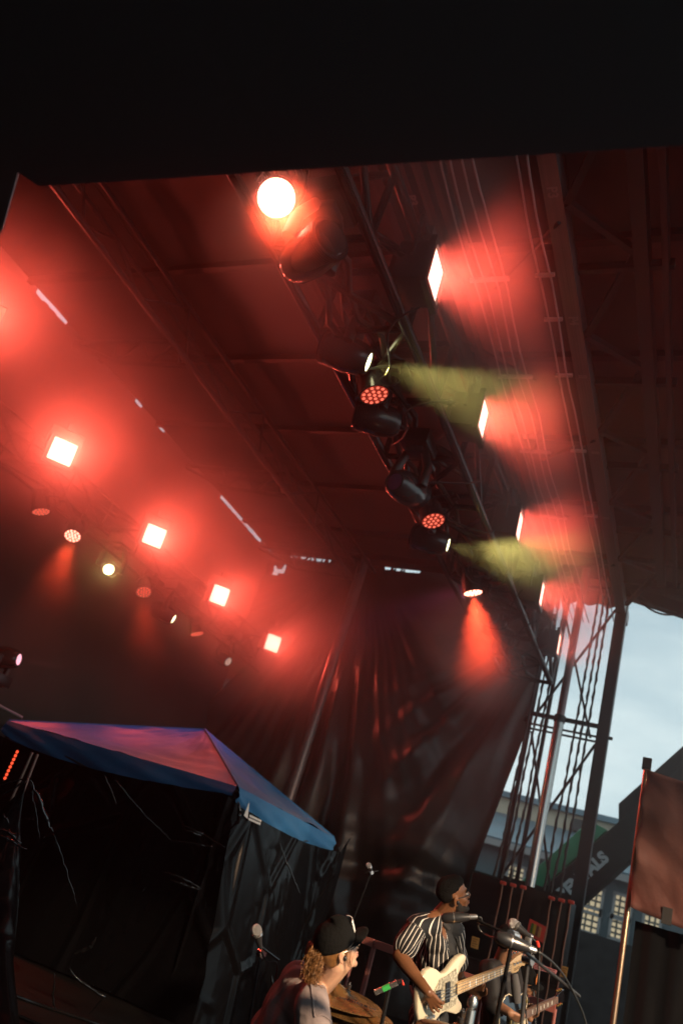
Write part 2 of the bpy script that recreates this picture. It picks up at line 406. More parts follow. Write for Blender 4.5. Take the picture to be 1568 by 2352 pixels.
sc = thing('side_curtain', (-6.6, 15.1, 0), 'tall black draped curtain with swagged folds closing the far end of the stage', 'curtain')
def smooth01(t): t = max(0., min(1., t)); return t * t * (3 - 2 * t)
NX, NZ = 230, 130
sl_open = [(at(668, 1278, y=15.1).x, at(762, 1283, y=15.1).x, .05), (at(888, 1290, y=15.1).x, at(968, 1296, y=15.1).x, .045)]
rr_ = [rnd.random() for _ in range(NX + 1)]
rows = []
ph = [rnd.uniform(0, 6.28) for _ in range(8)]
for i in range(NZ + 1):
    row = []
    for j in range(NX + 1):
        z = 8.22 * (1 - i / NZ)
        xr = -3.12 - .55 * smooth01((6.6 - z) / 5.0) + .16 * smooth01((2.2 - z) / 2.2)
        x = -10.3 + (xr + 10.3) * j / NX
        aL = math.atan2(x + 7.5, 8.6 - z); dL = math.hypot(x + 7.5, 8.6 - z)
        aR = math.atan2(-2.9 - x, 8.0 - z); dR = math.hypot(-2.9 - x, 8.0 - z)
        u = smooth01((x + 6.6) / 3.0)
        fL = math.sin(aL * 36 + ph[0] + 1.9 * math.sin(aL * 5 + ph[1]) + .8 * math.sin(dL * 1.1)) * min(1, dL / 5.5) ** 2 * .22 * (.55 + .45 * math.sin(aL * 9 + 1)) + math.sin(aL * 95 + ph[2] + math.sin(dL * 2)) * .022 * min(1, dL / 5)
        fR = math.sin(aR * 30 + ph[3] + 1.6 * math.sin(aR * 6 + ph[4]) + .7 * math.sin(dR * .9)) * min(1, dR / 4.5) ** 1.6 * .24 + math.sin(aR * 71 + ph[5] + 1.2 * math.sin(dR * 1.6)) * .028 * min(1, dR / 5)
        swag = math.sin(2.3 * math.hypot((x + 5.4) * .8, z - 9.6) * 2 + ph[6]) * .055 * math.exp(-((x + 5.3) / 1.3) ** 2) * smooth01((7.6 - z) / 1.5)
        low = .05 * math.sin(z * 11 + 2.2 * math.sin(x * 1.7)) * math.exp(-((z - 2.2) / .7) ** 2) * math.exp(-((x + 5.0) / 1.4) ** 2)
        y = 15.12 - ((1 - u) * fL + u * fR + swag + low) - .25 * math.exp(-((x + 5.2) / 1.8) ** 2) * smooth01((7 - z) / 4)
        if i == 0:
            z = 8.36
            for (xa, xb, h) in sl_open:
                if xa <= x <= xb and rr_[j] < .8: z = 8.27 - h * (.7 + .5 * rr_[j])
        row.append(Vector((x, min(y, 15.3), z)))
    rows.append(row)
curt = MB().grid(rows)
def in_tear(p):
    """torn corner of the curtain where the sky shows"""
    c_ = RM.transposed() @ (p - CAM); u_, v_ = CX + FPX * c_.x / c_.z, CY + FPX * c_.y / c_.z
    a_, b_ = u_ - 632 + (v_ - 1297) * .3, v_ - 1297
    return (0 < a_ < 6 and 0 < b_ < 21) or (20 < a_ < 26 and 0 < b_ < 21) or (0 < a_ < 26 and 12 < b_ < 22)
curt.f = [f for f in curt.f if not in_tear(sum((curt.v[i] for i in f), Vector()) / len(f))]
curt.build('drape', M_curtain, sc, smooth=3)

nc = thing('near_curtain', (-6, -1.75, 0), 'black side curtain closing the near end of the stage behind the camera', 'curtain')  # unseen mirror of the far curtain, added to cut skylight
rows = [[Vector((-10.2 + 12.4 * j / 90, -1.75 + .08 * math.sin(j * 1.1) + .03 * math.sin(j * 2.7), 8.2 - 2.75 * i)) for j in range(91)] for i in range(4)]
MB().grid(rows).build('drape', M_black_cloth, nc, smooth=3)

# lifting leg (vertical steel pole) in front of the curtain
lp = thing('mast_pole', (-7.53 * 14.4 / 15, 14.4, 0), 'tall steel mast standing in front of the far curtain behind the blue canopy', 'pole')
X0 = -.5022 * 14.4
MB().tube([(X0, 14.4, 0), (X0, 14.4, 8.1)], .115, 16).build('tube', M_beam_lt, lp)
MB().box((X0, 14.4, .03), (.4, .4, .06)).build('base_plate', M_steel_dk, lp)

# roof tower at the front corner
TX0, TX1, TY = -3.03, -1.70, 14.5
tw = thing('roof_tower', (-2.4, 14.9, 0), 'black lattice tower carrying the roof, dark against the evening sky', 'tower')
M_tw = mat('tower_black', (0.018, 0.016, 0.016), .5, metal=.2, var=.3, vscale=4)
rod('column', (TX1 - .04, TY, -1.3), (TX1 - .04, TY, 8.2), .1, M_tw, tw, True)
rod('column', (TX0, TY, -1.3), (TX0, TY, 8.2), .035, M_tw, tw, True)
rod('column', (TX0 + .1, TY + 1.0, -1.3), (TX0 + .1, TY + 1.0, 8.2), .035, M_tw, tw, True)
rod('column', (TX1 - .14, TY + 1.0, -1.3), (TX1 - .14, TY + 1.0, 8.2), .035, M_tw, tw, True)
for z, r in ((5.41, .035), (5.22, .016), (5.13, .016), (8.05, .03), (2.55, .03)):
    rod('crossbar', (TX0 - .03, TY - .02, z), (TX1 + .03, TY - .02, z), r, M_tw, tw, True)
def brace(a, b): rod('brace', (a[0], TY + .06, a[1]), (b[0], TY + .06, b[1]), .02, M_tw, tw, True)
brace((-2.92, 7.9), (-2.36, 6.35)); brace((-2.36, 6.35), (-1.95, 5.2)); brace((-1.85, 7.75), (-2.95, 5.45))
brace((-1.85, 5.1), (-3.0, 2.6)); brace((-2.98, 5.1), (-2.2, 2.6))
MB().lathe([(0, .03), (.08, .03)], axis=(1, 0, 0), o=(TX1 + .05, TY - .02, 5.24), n=10).build('coupler', M_tw, tw)
MB().lathe([(0, .06), (.1, .06)], axis=(1, 0, 0), o=(TX0 - .1, TY - .02, 5.3), n=10).build('coupler', M_tw, tw)

mp_ = thing('lift_mast', (-.1735 * 14.1, 14.1, -1.2), 'shiny telescopic steel mast rising in the middle of the lattice tower', 'mast')
X0 = -.1735 * 14.1
MB().tube([(X0, 14.1, -1.2), (X0, 14.1, 5.3)], .085, 18).build('lower_tube', M_steel, mp_)
MB().tube([(X0, 14.1, 5.3), (X0, 14.1, 8.35)], .07, 18).build('upper_tube', mat('mast_dull', (.3, .2, .2), .35, metal=.8), mp_)
MB().lathe([(-.06, .1), (.06, .1)], o=(X0, 14.1, 5.3), n=18).build('collar', M_tw, mp_)
# hoist chains
def chain(xa, xb, y, label):
    t = thing('hoist_chain', (xa, y, 0), label, 'chain', 'hoist chains hanging in the roof tower')
    pts = []
    for i in range(60):
        s = i / 59; z = 8.15 - s * 6.4
        wob = smooth01((5.4 - z) / 2.2)
        pts.append((xa + (xb - xa) * s ** 2 + .012 * math.sin(z * 4 + xa * 40) * wob + .008 * math.sin(z * 29), y, z))
    MB().tube(pts, [.022 + .006 * math.sin(i * 2.1) for i in range(60)], 6).build('links', M_chain, t)
    MB().box((xa, y, 8.2), (.1, .1, .16)).build('hook', M_chain, t)
for i, (xa, xb) in enumerate(((-2.95, -3.02), (-2.82, -2.9), (-2.7, -2.78))):
    chain(xa, xb, 14.0, ['chain hanging nearest the curtain edge in the lattice tower', 'second chain from the curtain edge in the lattice tower', 'chain hanging just left of the shiny mast in the tower'][i])
for i, (xa, xb) in enumerate(((-2.12, -2.24), (-2.02, -2.1), (-1.93, -1.97))):
    chain(xa, xb, 14.0, ['chain hanging just right of the shiny mast in the tower', 'middle chain of the three beside the thick tower column', 'chain hanging nearest the thick tower column'][i])
# slanting outrigger arm with looped cable, above the sky gap
oa = thing('outrigger_arm', (-1.6, 14.6, 8.2), 'dark arm with looped cable slanting across the sky beside the tower top', 'arm')
rod('tube', at(1442, 1362, y=14.4), at(1700, 1446, y=14.4), .11, M_tw, oa, True)
pts = []
for i in range(16):
    s = i / 15; a = at(1446, 1356, y=14.2); b = at(1640, 1372, y=14.2)
    pts.append(a.lerp(b, s) - Vector((0, 0, .5 * math.sin(math.pi * s) * (1 - .3 * s))))
MB().tube(pts, .018, 6).build('cable', M_cable, oa)
pts = [p + Vector((0.05, 0, .02 + .25 * math.sin(i * .42) * .3)) for i, p in enumerate(pts)]
MB().tube(pts, .014, 6).build('cable', M_cable, oa)

# cables under the roof with their spacer brackets
def run(x, z, label, r=.011):
    t = thing('roof_cable', (x, 7, z), label, 'cable', 'cables running along the underside of the roof')
    pts = [(x + .012 * math.sin(i * 1.1 + x * 9), 1.5 + 13.2 * i / 30, z - .05 * abs(math.sin(i * math.pi / 5))) for i in range(31)]
    MB().tube(pts, r, 6).build('sheath', M_wire_lt, t)
for i, x in enumerate((-2.64, -2.54, -2.42, -2.32)):
    run(x, 7.45, ['first of four pale roof cables, nearest the lamp truss', 'second of four pale roof cables from the lamp truss', 'third of four pale roof cables from the lamp truss', 'last of four pale roof cables, farthest from the lamp truss'][i])
run(-1.98, 7.55, 'pale roof cable of a pair, farther from the stencilled beam'); run(-1.88, 7.55, 'pale roof cable of a pair, nearest the stencilled beam')
for py in (645, 868, 1040, 1190):
    y = at(1120 + (py - 645) * .27, py, z=7.42).y
    t = thing('cable_bracket', (-2.48, y, 7.43), 'small pale bracket holding four roof cables, at depth %.0f metres' % y, 'bracket', 'brackets holding the roof cables')
    MB().box((-2.48, y, 7.44), (.42, .05, .03)).build('bar', M_wire_lt, t); MB().box((-2.48, y, 7.62), (.03, .03, .34)).build('hanger', M_beam, t)
for py in (632, 735, 865, 1040, 1190):
    y = at(1300 + (py - 632) * .17, py, z=7.52).y
    t = thing('cable_bracket', (-1.9, y, 7.53), 'x', 'bracket', 'brackets holding the roof cables')
    MB().box((-1.93, y, 7.54), (.2, .04, .03)).build('bar', M_wire_lt, t)
lb = [o for o in COL.objects if o.name.startswith('cable_bracket')]
names = ['nearest bracket on the four roof cables', 'second nearest bracket on the four roof cables', 'third nearest bracket on the four roof cables', 'farthest bracket on the four roof cables',
         'nearest bracket on the pair of cables beside the stencilled beam', 'second nearest bracket on the cable pair beside the stencilled beam', 'middle bracket on the cable pair beside the stencilled beam',
         'second farthest bracket on the cable pair beside the stencilled beam', 'farthest bracket on the cable pair beside the stencilled beam']
for o, n in zip(lb, names): o['label'] = n

# near black canopy over the photographer
wc = thing('wing_canopy', (0, -.5, 3.0), 'black canopy edge close overhead across the top of the view', 'canopy')
poly = [(-2.0, 1.04), (-1.5, 1.09), (-.97, 1.13), (-.16, 1.18), (2.6, 1.36), (2.6, -2.0), (-4.5, -2.0), (-4.5, 2.35), (-2.3, 1.2), (-1.985, 1.03)]
poly = [(-1.99, 1.055), (-1.5, 1.09), (-.97, 1.125), (-.16, 1.18), (2.6, 1.36), (2.6, -2.2), (-4.5, -2.2), (-4.5, 2.38), (-2.3, 1.2), (-2.03, 1.0)]
MB().prism(poly, .014, Matrix.Translation((0, 0, 3.025))).build('canopy_top', M_wing, wc)
rod('leg', (2.5, -2.1, -1.2), (2.5, -2.1, 3.0), .03, M_steel_dk, wc, True); rod('leg', (-4.4, -2.1, 0), (-4.4, -2.1, 3.0), .03, M_steel_dk, wc, True)

# ================================================================== outside, beyond the tower
def out(px, py, y): return at(px, py, y=y)
BY = 33.0
wh = thing('warehouse', (-3, BY, -1.3), 'long grey warehouse with blue metal roof and lit multi-pane windows beyond the tower', 'building')
M_wall = mat('warehouse_wall', (.06, .08, .09), .8, var=.15, vscale=.5)
M_mroof = mat('warehouse_roof', (.09, .15, .185), .45, metal=.3, var=.2, vscale=.7)
M_cream = mat('clerestory_cream', (.42, .36, .27), .8)
M_pane = mat('lit_pane', (.35, .3, .2), .2, emit=(1, .8, .5), estr=.38)
M_wframe = mat('window_frame', (.2, .2, .2), .6)
eave = out(1185, 1951, BY); ez = eave.z
e2 = out(1326, 1983, BY)
print('eave', eave, e2)
X0, X1 = -30.0, 30.0
MB().box(((X0 + X1) / 2, BY + 6, (ez - 1.3) / 2), (X1 - X0, 12, ez + 1.3)).build('wall', M_wall, wh)
rows = [[Vector((x, BY - .5, ez + .06)), Vector((x, BY + 4.2, ez + 1.7))] for x in (X0 - .3, X1 + .3)]
MB().grid(rows).build('roof', M_mroof, wh, solid=.12)
for k in range(124):
    x = X0 + .25 + k * .48
    rod('roof_seam', (x, BY - .5, ez + .1), (x, BY + 4.2, ez + 1.74), .03, M_mroof, wh, True)
MB().box(((X0 + X1) / 2, BY + 6, ez + 2.05), (X1 - X0, 3.6, .9)).build('clerestory', M_cream, wh)
MB().box(((X0 + X1) / 2, BY + 6, ez + 2.62), (X1 - X0 + .5, 4.2, .24)).build('clerestory_roof', M_mroof, wh)
rod('fascia', (X0, BY - .56, ez - .02), (X1, BY - .56, ez - .02), (.06, .12), M_wframe, wh, True)
def win(x0, y0, x1, y1):
    a = out(x0, y0, BY - .03); b = out(x1, y1, BY - .03)
    xa, xb = a.x, b.x; zm = (a.z + b.z) / 2; hh = 1792 / (BY * 1.18)
    hgt = (y1 - y0) / hh * 1.0; wd = xb - xa
    f = MB()
    for (cx_, cz_, w_, h_) in ((0, hgt / 2, wd + .12, .1), (0, -hgt / 2, wd + .12, .1), (-wd / 2, 0, .1, hgt), (wd / 2, 0, .1, hgt)):
        f.box(((xa + xb) / 2 + cx_, BY - .04, zm + cz_), (w_, .12, h_))
    fo = f.build('window', M_wframe, wh)
    nx, nz_ = 3, 4
    for i in range(nx):
        for j in range(nz_):
            pc = ((xa + xb) / 2 + wd * ((i + .5) / nx - .5), BY - .03, zm + hgt * ((j + .5) / nz_ - .5))
            p = MB().box(Vector(pc) - Vector(wh.location), (wd / nx - .07, .04, hgt / nz_ - .07)).build('pane', M_pane, fo, local=True)
for wq in ((1228, 2012, 1266, 2048), (1341, 2048, 1380, 2088), (1410, 2066, 1447, 2104), (1330, 2094, 1373, 2132), (1402, 2116, 1440, 2150), (1166, 1996, 1200, 2030), (1480, 2085, 1516, 2124)):
    win(*wq)
# small floodlight on a bracket on its roof
wv = thing('roof_vent', out(1334, 1918, 37), 'small dark floodlight on a bracket on top of the warehouse ridge', 'floodlight')
p = Vector(wv.location); q = out(1328, 1897, 37)
MB().tube([p - Vector((0, 0, .5)), q], .05, 6).build('stem', M_tw, wv); MB().box(q, (.5, .3, .5)).build('head', M_tw, wv)

sf = thing('site_fence', (0, 26, -1.3), 'dark fence in front of the warehouse hiding everything below its lit windows', 'fence')  # invented dark panels standing in for the shaded area under the windows
zf_ = at(1345, 2140, y=26).z
for k in range(14):
    x = -14 + 2.2 * k
    MB().box((x + 1.1, 26, (zf_ - 1.3) / 2), (2.16, .06, zf_ + 1.3)).build('panel', M_tw, sf)
    rod('post', (x, 26.05, -1.3), (x, 26.05, zf_ + .06), .04, M_tw, sf, True)

# green telescopic boom
M_green = mat('boom_green', (.02, .22, .11), .45, var=.15, vscale=2)
M_boomdk = mat('boom_dark', (.006, .008, .008), .8, spec=.1, var=.3, vscale=2)
M_letter = mat('boom_letter', (.42, .47, .49), .6)
bl = thing('boom_lift', (-1, 19, -1.3), 'green telescopic boom machine reaching up behind the tower with pale lettering on its arm', 'boom lift')
A = out(1282, 2072, 18.5); B = out(1600, 1788, 18.5); ax = (B - A).normalized()
L = (B - A).length
up = Vector((-ax.z, 0, ax.x)); nrm = ax.cross(up)
Mb = Matrix((ax, up, nrm)).transposed().to_4x4(); Mb.translation = A
wB = .66
MB().prism([(0, -wB / 2), (L, -wB / 2), (L, wB / 2), (0, wB / 2)], .6, Mb).build('outer_boom', M_boomdk, bl, bevel=.02)
Mg = Mb.copy(); Mg.translation = A + up * .5 + nrm * .0
MB().prism([(-.7, -.14), (1.75, -.14), (1.6, .22), (-.5, .22)], .5, Mg).build('green_cover', M_green, bl, bevel=.02)
Mt = Mb.copy(); Mt.translation = A + up * .40
MB().prism([(2.0, -.1), (L + 3, -.1), (L + 3, .22), (2.3, .2)], .45, Mt).build('inner_boom', M_boomdk, bl, bevel=.02)
fz = -1 if nrm.y > 0 else 1
Ml = Matrix((ax, up, nrm)).transposed().to_4x4()
if nrm.y > 0: Ml = Matrix((ax, up, nrm)).transposed().to_4x4() @ Matrix.Rotation(0, 4, 'X')
face = -nrm if nrm.y > 0 else nrm
Ml = Matrix((ax, face.cross(ax), face)).transposed().to_4x4(); Ml.translation = out(1341, 2017, 18.5) + face * .304
text_obj('lettering', 'RENTALS', .31, Ml, M_letter, bl, bold=.018)
rod('hydraulic_ram', A + ax * 2.1 - up * .42, A + ax * 4.2 - up * .5, .035, M_steel, bl)
MB().prism([(1.9, -.75), (2.3, -.75), (2.35, -.3), (1.7, -.3)], .4, Mb).build('ram_bracket', M_boomdk, bl, bevel=.02)
MB().box((A.x - .2, 18.5, .0), (1.0, .9, 1.2)).build('turret', M_boomdk, bl, bevel=.04)
MB().box((A.x + .3, 18.5, -.75), (3.4, 1.5, .5)).build('chassis', M_boomdk, bl, bevel=.05)
for dx in (-1.0, 1.6):
    for dy in (-.9, .9):
        MB().lathe([(-.16, .3), (-.16, .5), (.16, .5), (.16, .3)], axis=(0, 1, 0), o=(A.x + dx, 18.5 + dy, -.8), n=18).build('wheel', M_cable, bl)
# ================================================================== lighting trusses
def box_truss(name, x0, x1, z0, z1, ya, yb, label, r=.03, n=12):
    t = thing(name, ((x0 + x1) / 2, (ya + yb) / 2, z0), label, 'truss')
    for x in (x0, x1):
        for z in (z0, z1): rod('chord', (x, ya, z), (x, yb, z), r, M_truss, t)
    st = (yb - ya) / n
    for k in range(n + 1):
        y = ya + k * st
        for a, b in (((x0, z0), (x1, z0)), ((x0, z1), (x1, z1)), ((x0, z0), (x0, z1)), ((x1, z0), (x1, z1))):
            rod('strut', (a[0], y, a[1]), (b[0], y, b[1]), r * .7, M_truss, t)
        if k < n:
            f = k % 2
            for a, b in (((x0, z0), (x1, z0)), ((x0, z1), (x1, z1)), ((x0, z0), (x0, z1)), ((x1, z0), (x1, z1))):
                if f: a, b = b, a
                rod('brace', (a[0], y, a[1]), (b[0], y + st, b[1]), r * .7, M_truss, t)
    return t
FX0, FX1, FZ0, FZ1 = -3.36, -2.52, 5.6, 6.3
box_truss('front_truss', FX0, FX1, FZ0, FZ1, 1.6, 13.1, 'black box truss crowded with lamps running diagonally through the middle', .046, 12)
box_truss('rear_truss', -9.75, -9.25, 5.5, 6.0, 3.0, 14.7, 'dark rear truss lost in red haze behind the left row of lamps', .025, 12)
hp = thing('lower_pipe', (-9.05, 9, 5.2), 'thin dark pipe below the rear truss carrying the small round lamps', 'pipe')
rod('tube', (-9.05, 4, 5.2), (-9.05, 14.7, 5.2), .025, M_truss, hp)
for y in (4.2, 7.7, 11.2, 14.4): rod('drop', (-9.05, y, 5.2), (-9.3, y, 5.5), .015, M_truss, hp)
# power looms along the front truss
for k, (dx, dz, lab) in enumerate(((.25, .02, 'black cable loom lying along the front truss between its bottom rails'), (.5, .06, 'second black cable loom sagging along the front truss'))):
    c = thing('cable_loom', (FX0 + dx, 7, FZ0 + dz), lab, 'cable', 'cable looms on the front truss')
    pts = [(FX0 + dx + .06 * math.sin(i * 1.9 + k), 1.8 + i * .28, FZ0 + dz - .07 * abs(math.sin(i * .8 + k)) + .02 * math.sin(i * 2.7)) for i in range(41)]
    MB().tube(pts, .03, 8).build('jacket', M_cable, c)
for k, y in enumerate((4.6, 5.6, 6.6, 7.5, 8.6, 9.6, 10.8, 11.6)):
    c = thing('cable_loop', (-3.0, y, 5.6), 'x', 'cable', 'cable loops drooping under the front truss')
    pts = [(-3.2 + .8 * i / 14 + .05 * math.sin(i + k), y + .35 * math.sin(i * .35 + k), 5.62 - (.22 + .1 * (k % 3)) * math.sin(math.pi * i / 14)) for i in range(15)]
    MB().tube(pts, .009, 6).build('jacket', M_cable, c)
for i, c in enumerate([o for o in COL.objects if o.name.startswith('cable_loop')]):
    c['label'] = ['cable loop drooping under the front truss, nearest the blazing lamp', 'cable loop drooping beside the first yellow beam on the front truss', 'cable loop drooping beside the dim LED lamp under the front truss', 'cable loop drooping below the violet lens on the front truss',
                  'cable loop drooping under the middle unlit moving head', 'cable loop drooping beside the second yellow beam on the front truss', 'cable loop drooping above the bright red cone on the front truss', 'farthest cable loop drooping at the end of the front truss'][i]

# ---------------------------------------------------------------- fixture prototypes (local: +X is the beam, origin at the lens)
def proto_flood():
    t = thing('flood_light', (0, 0, 0), 'flood', 'flood light')
    MB().box((-.17, 0, 0), (.26, .40, .36)).build('body', M_fix, t, bevel=.02)
    b = MB()
    for c, s_ in (((-.02, 0, .195), (.05, .44, .05)), ((-.02, 0, -.195), (.05, .44, .05)), ((-.02, .2, 0), (.05, .05, .34)), ((-.02, -.2, 0), (.05, .05, .34))): b.box(c, s_)
    b.build('bezel', M_fix, t)
    MB().box((-.028, 0, 0), (.02, .36, .34)).build('lens', M_flood_lens, t)
    MB().tube([(-.15, .25, 0), (-.15, .25, .38), (-.15, -.25, .38), (-.15, -.25, 0)], .018, 8).build('yoke', M_fix, t)
    f = MB()
    for k in range(6): f.box((-.32, -.15 + .06 * k, 0), (.06, .012, .28))
    f.build('heat_sink', M_fix, t)
    MB().box((-.15, 0, .42), (.07, .09, .1)).build('clamp', M_fix, t)
    return t
def proto_par(lm, name='par_light', fm=None):
    t = thing(name, (0, 0, 0), 'par', 'par light')
    MB().lathe([(-.34, .07), (-.33, .10), (-.26, .105), (-.2, .125), (-.02, .138), (0, .142), (0, .128), (-.012, .126)], axis=(1, 0, 0), n=24).build('body', M_fix_red, t)
    f = MB()
    for k in range(14):
        a = 2 * math.pi * k / 14
        f.box((-.30, .108 * math.cos(a), .108 * math.sin(a)), (.1, .006, .03), rot=Matrix.Rotation(a + math.pi / 2, 3, 'X'))
    f.build('cooling_fin', M_fix, t)
    MB().lathe([(-.02, .126), (-.01, .126)], axis=(1, 0, 0), n=24).build('face_plate', fm or M_led_face, t)
    l = MB()
    for ring, cnt in ((.0, 1), (.05, 6), (.1, 12)):
        for k in range(cnt):
            a = 2 * math.pi * k / cnt + ring
            l.ell((0, ring * math.cos(a), ring * math.sin(a)), (.008, .0165, .0165), nu=8, nv=5)
    l.build('led_cluster', lm, t)
    MB().tube([(-.17, .16, 0), (-.17, .16, .12), (-.17, .1, .26), (-.17, -.1, .26), (-.17, -.16, .12), (-.17, -.16, 0)], .012, 6).build('yoke', M_fix, t)
    MB().box((-.17, 0, .3), (.05, .06, .08)).build('clamp', M_fix, t)
    return t
def proto_head(lm):
    t = thing('moving_head', (0, 0, 0), 'head', 'moving head')
    MB().lathe([(-.46, .06), (-.45, .12), (-.38, .155), (-.2, .165), (-.06, .14), (-.02, .12), (0, .105), (0, .085), (-.02, .08)], axis=(1, 0, 0), n=24).build('head', M_fix_red, t)
    MB().lathe([(-.02, .082), (-.012, .082), (-.004, .05)], axis=(1, 0, 0), n=20).build('lens', lm, t)
    f = MB()
    for k in range(8): f.lathe([(-.43 + .016 * k, .158), (-.424 + .016 * k, .158)], axis=(1, 0, 0), n=20)
    f.build('vent_ring', M_fix, t)
    return t
def base_of(loc, lab, up=True):
    """yoke and base box of a moving head stay level: parts added in world orientation"""
protos = {}
def place(kind, M, label, group):
    return copy_thing(protos[kind], M, label, group)
protos['flood'] = proto_flood()
protos['par_hot'] = proto_par(M_led_hot); protos['par_blaze'] = proto_par(M_led_blaze, fm=mat('face_blaze', (.2, .05, .04), .3, emit=(1, .3, .2), estr=12)); protos['par_dim'] = proto_par(M_led_dim)
protos['head_yel'] = proto_head(M_lens_yel); protos['head_dim'] = proto_head(M_lens_dim); protos['head_off'] = proto_head(M_lens_off); protos['head_pink'] = proto_head(M_lens_pink)

def put(kind, loc, d, label, group, roll=0.0):
    M = Matrix.Translation(loc) @ aim_x(d, roll)
    return place(kind, M, label, group)
def flood(loc, d, power, label, group, roll=0.0, spread=R_(115)):
    o = put('flood', loc, d, label, group, roll)
    l = lamp('AREA', 'flood_lamp', Vector(loc) + Vector(d).normalized() * .012, d, power, RED, size=.34, shape='SQUARE', spread=spread)
    l.rotation_euler = (aim_x(d, roll) @ Matrix.Rotation(-math.pi / 2, 4, 'Y')).to_euler()
    return o
def yoke_base(o, loc, d, drop):
    """hanging base box and two-armed yoke of a moving head, parts of the same thing"""
    inv = o.matrix_world.inverted()
    c = Vector(loc) - Vector(d).normalized() * .2
    side = Vector((0, 0, 1)).cross(Vector(d)).normalized()
    top = c + Vector((0, 0, drop))
    y = MB()
    for s in (-1, 1):
        y.tube([c + side * .19 * s, c + side * .19 * s + Vector((0, 0, drop * .5)), top + side * .1 * s], [.05, .05, .045], 8)
    y.box(top, (.18, .18, .08))
    for nm, mb in (('yoke', y), ('base', MB().box(top + Vector((0, 0, .1)), (.3, .34, .16)))):
        me = mb.mesh(nm, smooth=.6, bevel=.012); me.transform(inv); me.materials.append(M_fix)
        p = D.objects.new(nm, me); COL.objects.link(p); p.parent = o

# front truss floods (they face the audience, +X)
names = ['nearest red flood lamp on the front truss, largest glowing panel', 'second red flood lamp along the front truss', 'third red flood lamp along the front truss',
         'fourth red flood lamp along the front truss, just above the tower top', 'farthest flood lamp on the front truss, seen against the sky in front of the tower']
for i, (px, py, pw) in enumerate(((1002, 632, 1), (1111, 962, .95), (1194, 1209, .9), (1245, 1365, .62), (1284, 1480, .3))):
    p = at(px, py, x=-2.28)
    flood(p, (1, .10 - .01 * i, .0), P_FLOOD_FRONT * pw, names[i], 'flood lamps along the front truss', .12, R_(110))
# rear truss floods
names = ['red flood lamp at the left edge of the photo, highest of the rear row', 'large red flood lamp, first complete one of the rear row', 'second complete red flood lamp in the rear row',
         'third complete red flood lamp in the rear row', 'farthest and smallest red flood lamp of the rear row']
for i, (px, py, pw) in enumerate(((-48, 735, 1.3), (144, 1037, 1.2), (355, 1231, 1.0), (505, 1367, .85), (627, 1477, .6))):
    p = at(px, py, x=-8.9)
    flood(p, (1, -.62, -.16), P_FLOOD_REAR * pw, names[i], 'flood lamps along the rear truss', .1, R_(112))

# LED pars
def par(kind, loc, d, label, group, power=0, size=44, blend=.9):
    o = put(kind, loc, d, label, group)
    if power: lamp('SPOT', 'par_lamp', Vector(loc) + Vector(d).normalized() * .03, d, power, (1.0, .07, .025), spot_size=R_(size), spot_blend=blend, shadow_soft_size=.1)
    return o
g1, g2 = 'LED par lamps on the front truss', 'LED par lamps on the rear pipe'
def dirpx(p, px, py, dd=0.0):
    """direction from a lamp towards a second point at the same distance plus dd"""
    q = at(px, py, d=(RM.transposed() @ (Vector(p) - CAM)).z + dd)
    return (q - Vector(p)).normalized()
p = at(635, 455, x=-2.9); par('par_blaze', p, (CAM - p).normalized() + Vector((.05, .1, -.05)), 'blazing round lamp at the upper end of the front truss with a red halo', g1, 1100, 40)
p = at(860, 908, x=-2.9); par('par_dim', p, dirpx(p, 872, 960, -.13), 'dim red LED lamp under the yellow beam on the front truss', g1)
p = at(995, 1197, x=-2.9); par('par_dim', p, dirpx(p, 1004, 1235, -.16), 'dim red LED lamp beside the second yellow beam on the front truss', g1)
p = at(1086, 1362, x=-2.9); par('par_hot', p, dirpx(p, 1094, 1412, -.12), 'bright LED lamp throwing a red cone down the side curtain', g1, 1500, 50)
p = at(95, 1176, x=-8.95); par('par_dim', p, dirpx(p, 97, 1215, -.10), 'dim LED lamp seen almost edge on, leftmost of the rear pipe', g2)
p = at(167, 1231, x=-8.95); par('par_hot', p, dirpx(p, 150, 1275, -.35), 'bright LED lamp on the rear pipe throwing a red cone down and left', g2, 700, 36)
p = at(331, 1360, x=-8.95); par('par_dim', p, dirpx(p, 331, 1395, -.3), 'LED lamp with a short red glow in the middle of the rear pipe', g2, 260, 36)
p = at(453, 1456, x=-8.95); par('par_dim', p, dirpx(p, 458, 1488, -.12), 'dim LED lamp at the far end of the rear pipe', g2)

# moving heads
def mh(kind, loc, d, label, group, power=0, size=40, blend=.35, color=(1, .86, .22), drop=.42):
    o = put(kind, loc, d, label, group)
    yoke_base(o, loc, d, drop)
    if power: lamp('SPOT', 'beam_lamp', Vector(loc) + Vector(d).normalized() * .02, d, power, color, spot_size=R_(size), spot_blend=blend, shadow_soft_size=.04)
    return o
g3, g4 = 'moving heads on the front truss', 'moving heads on the rear pipe'
p = at(848, 832, x=-2.9); mh('head_yel', p, dirpx(p, 960, 872, -.10), 'moving head throwing a yellow beam from the middle of the front truss', g3, 520, 34)
p = at(1030, 1252, x=-2.9); mh('head_yel', p, dirpx(p, 1105, 1272, -.12), 'moving head throwing a yellow beam near the far end of the front truss', g3, 620, 48)
p = at(668, 618, x=-2.9); mh('head_off', p, dirpx(p, 640, 640, .1), 'unlit moving head glinting red below the blazing lamp', g3)
p = at(918, 975, x=-2.9); mh('head_off', p, dirpx(p, 960, 985, .0), 'moving head with violet lens below the dim LED lamp', g3, 0)
p = at(905, 1105, x=-2.9); mh('head_off', p, dirpx(p, 870, 1085, -.2), 'unlit black moving head pointing left in the middle of the front truss', g3)
p = at(1148, 1330, x=-2.9); mh('head_off', p, dirpx(p, 1180, 1345, .2), 'unlit black moving head at the far end of the front truss', g3)
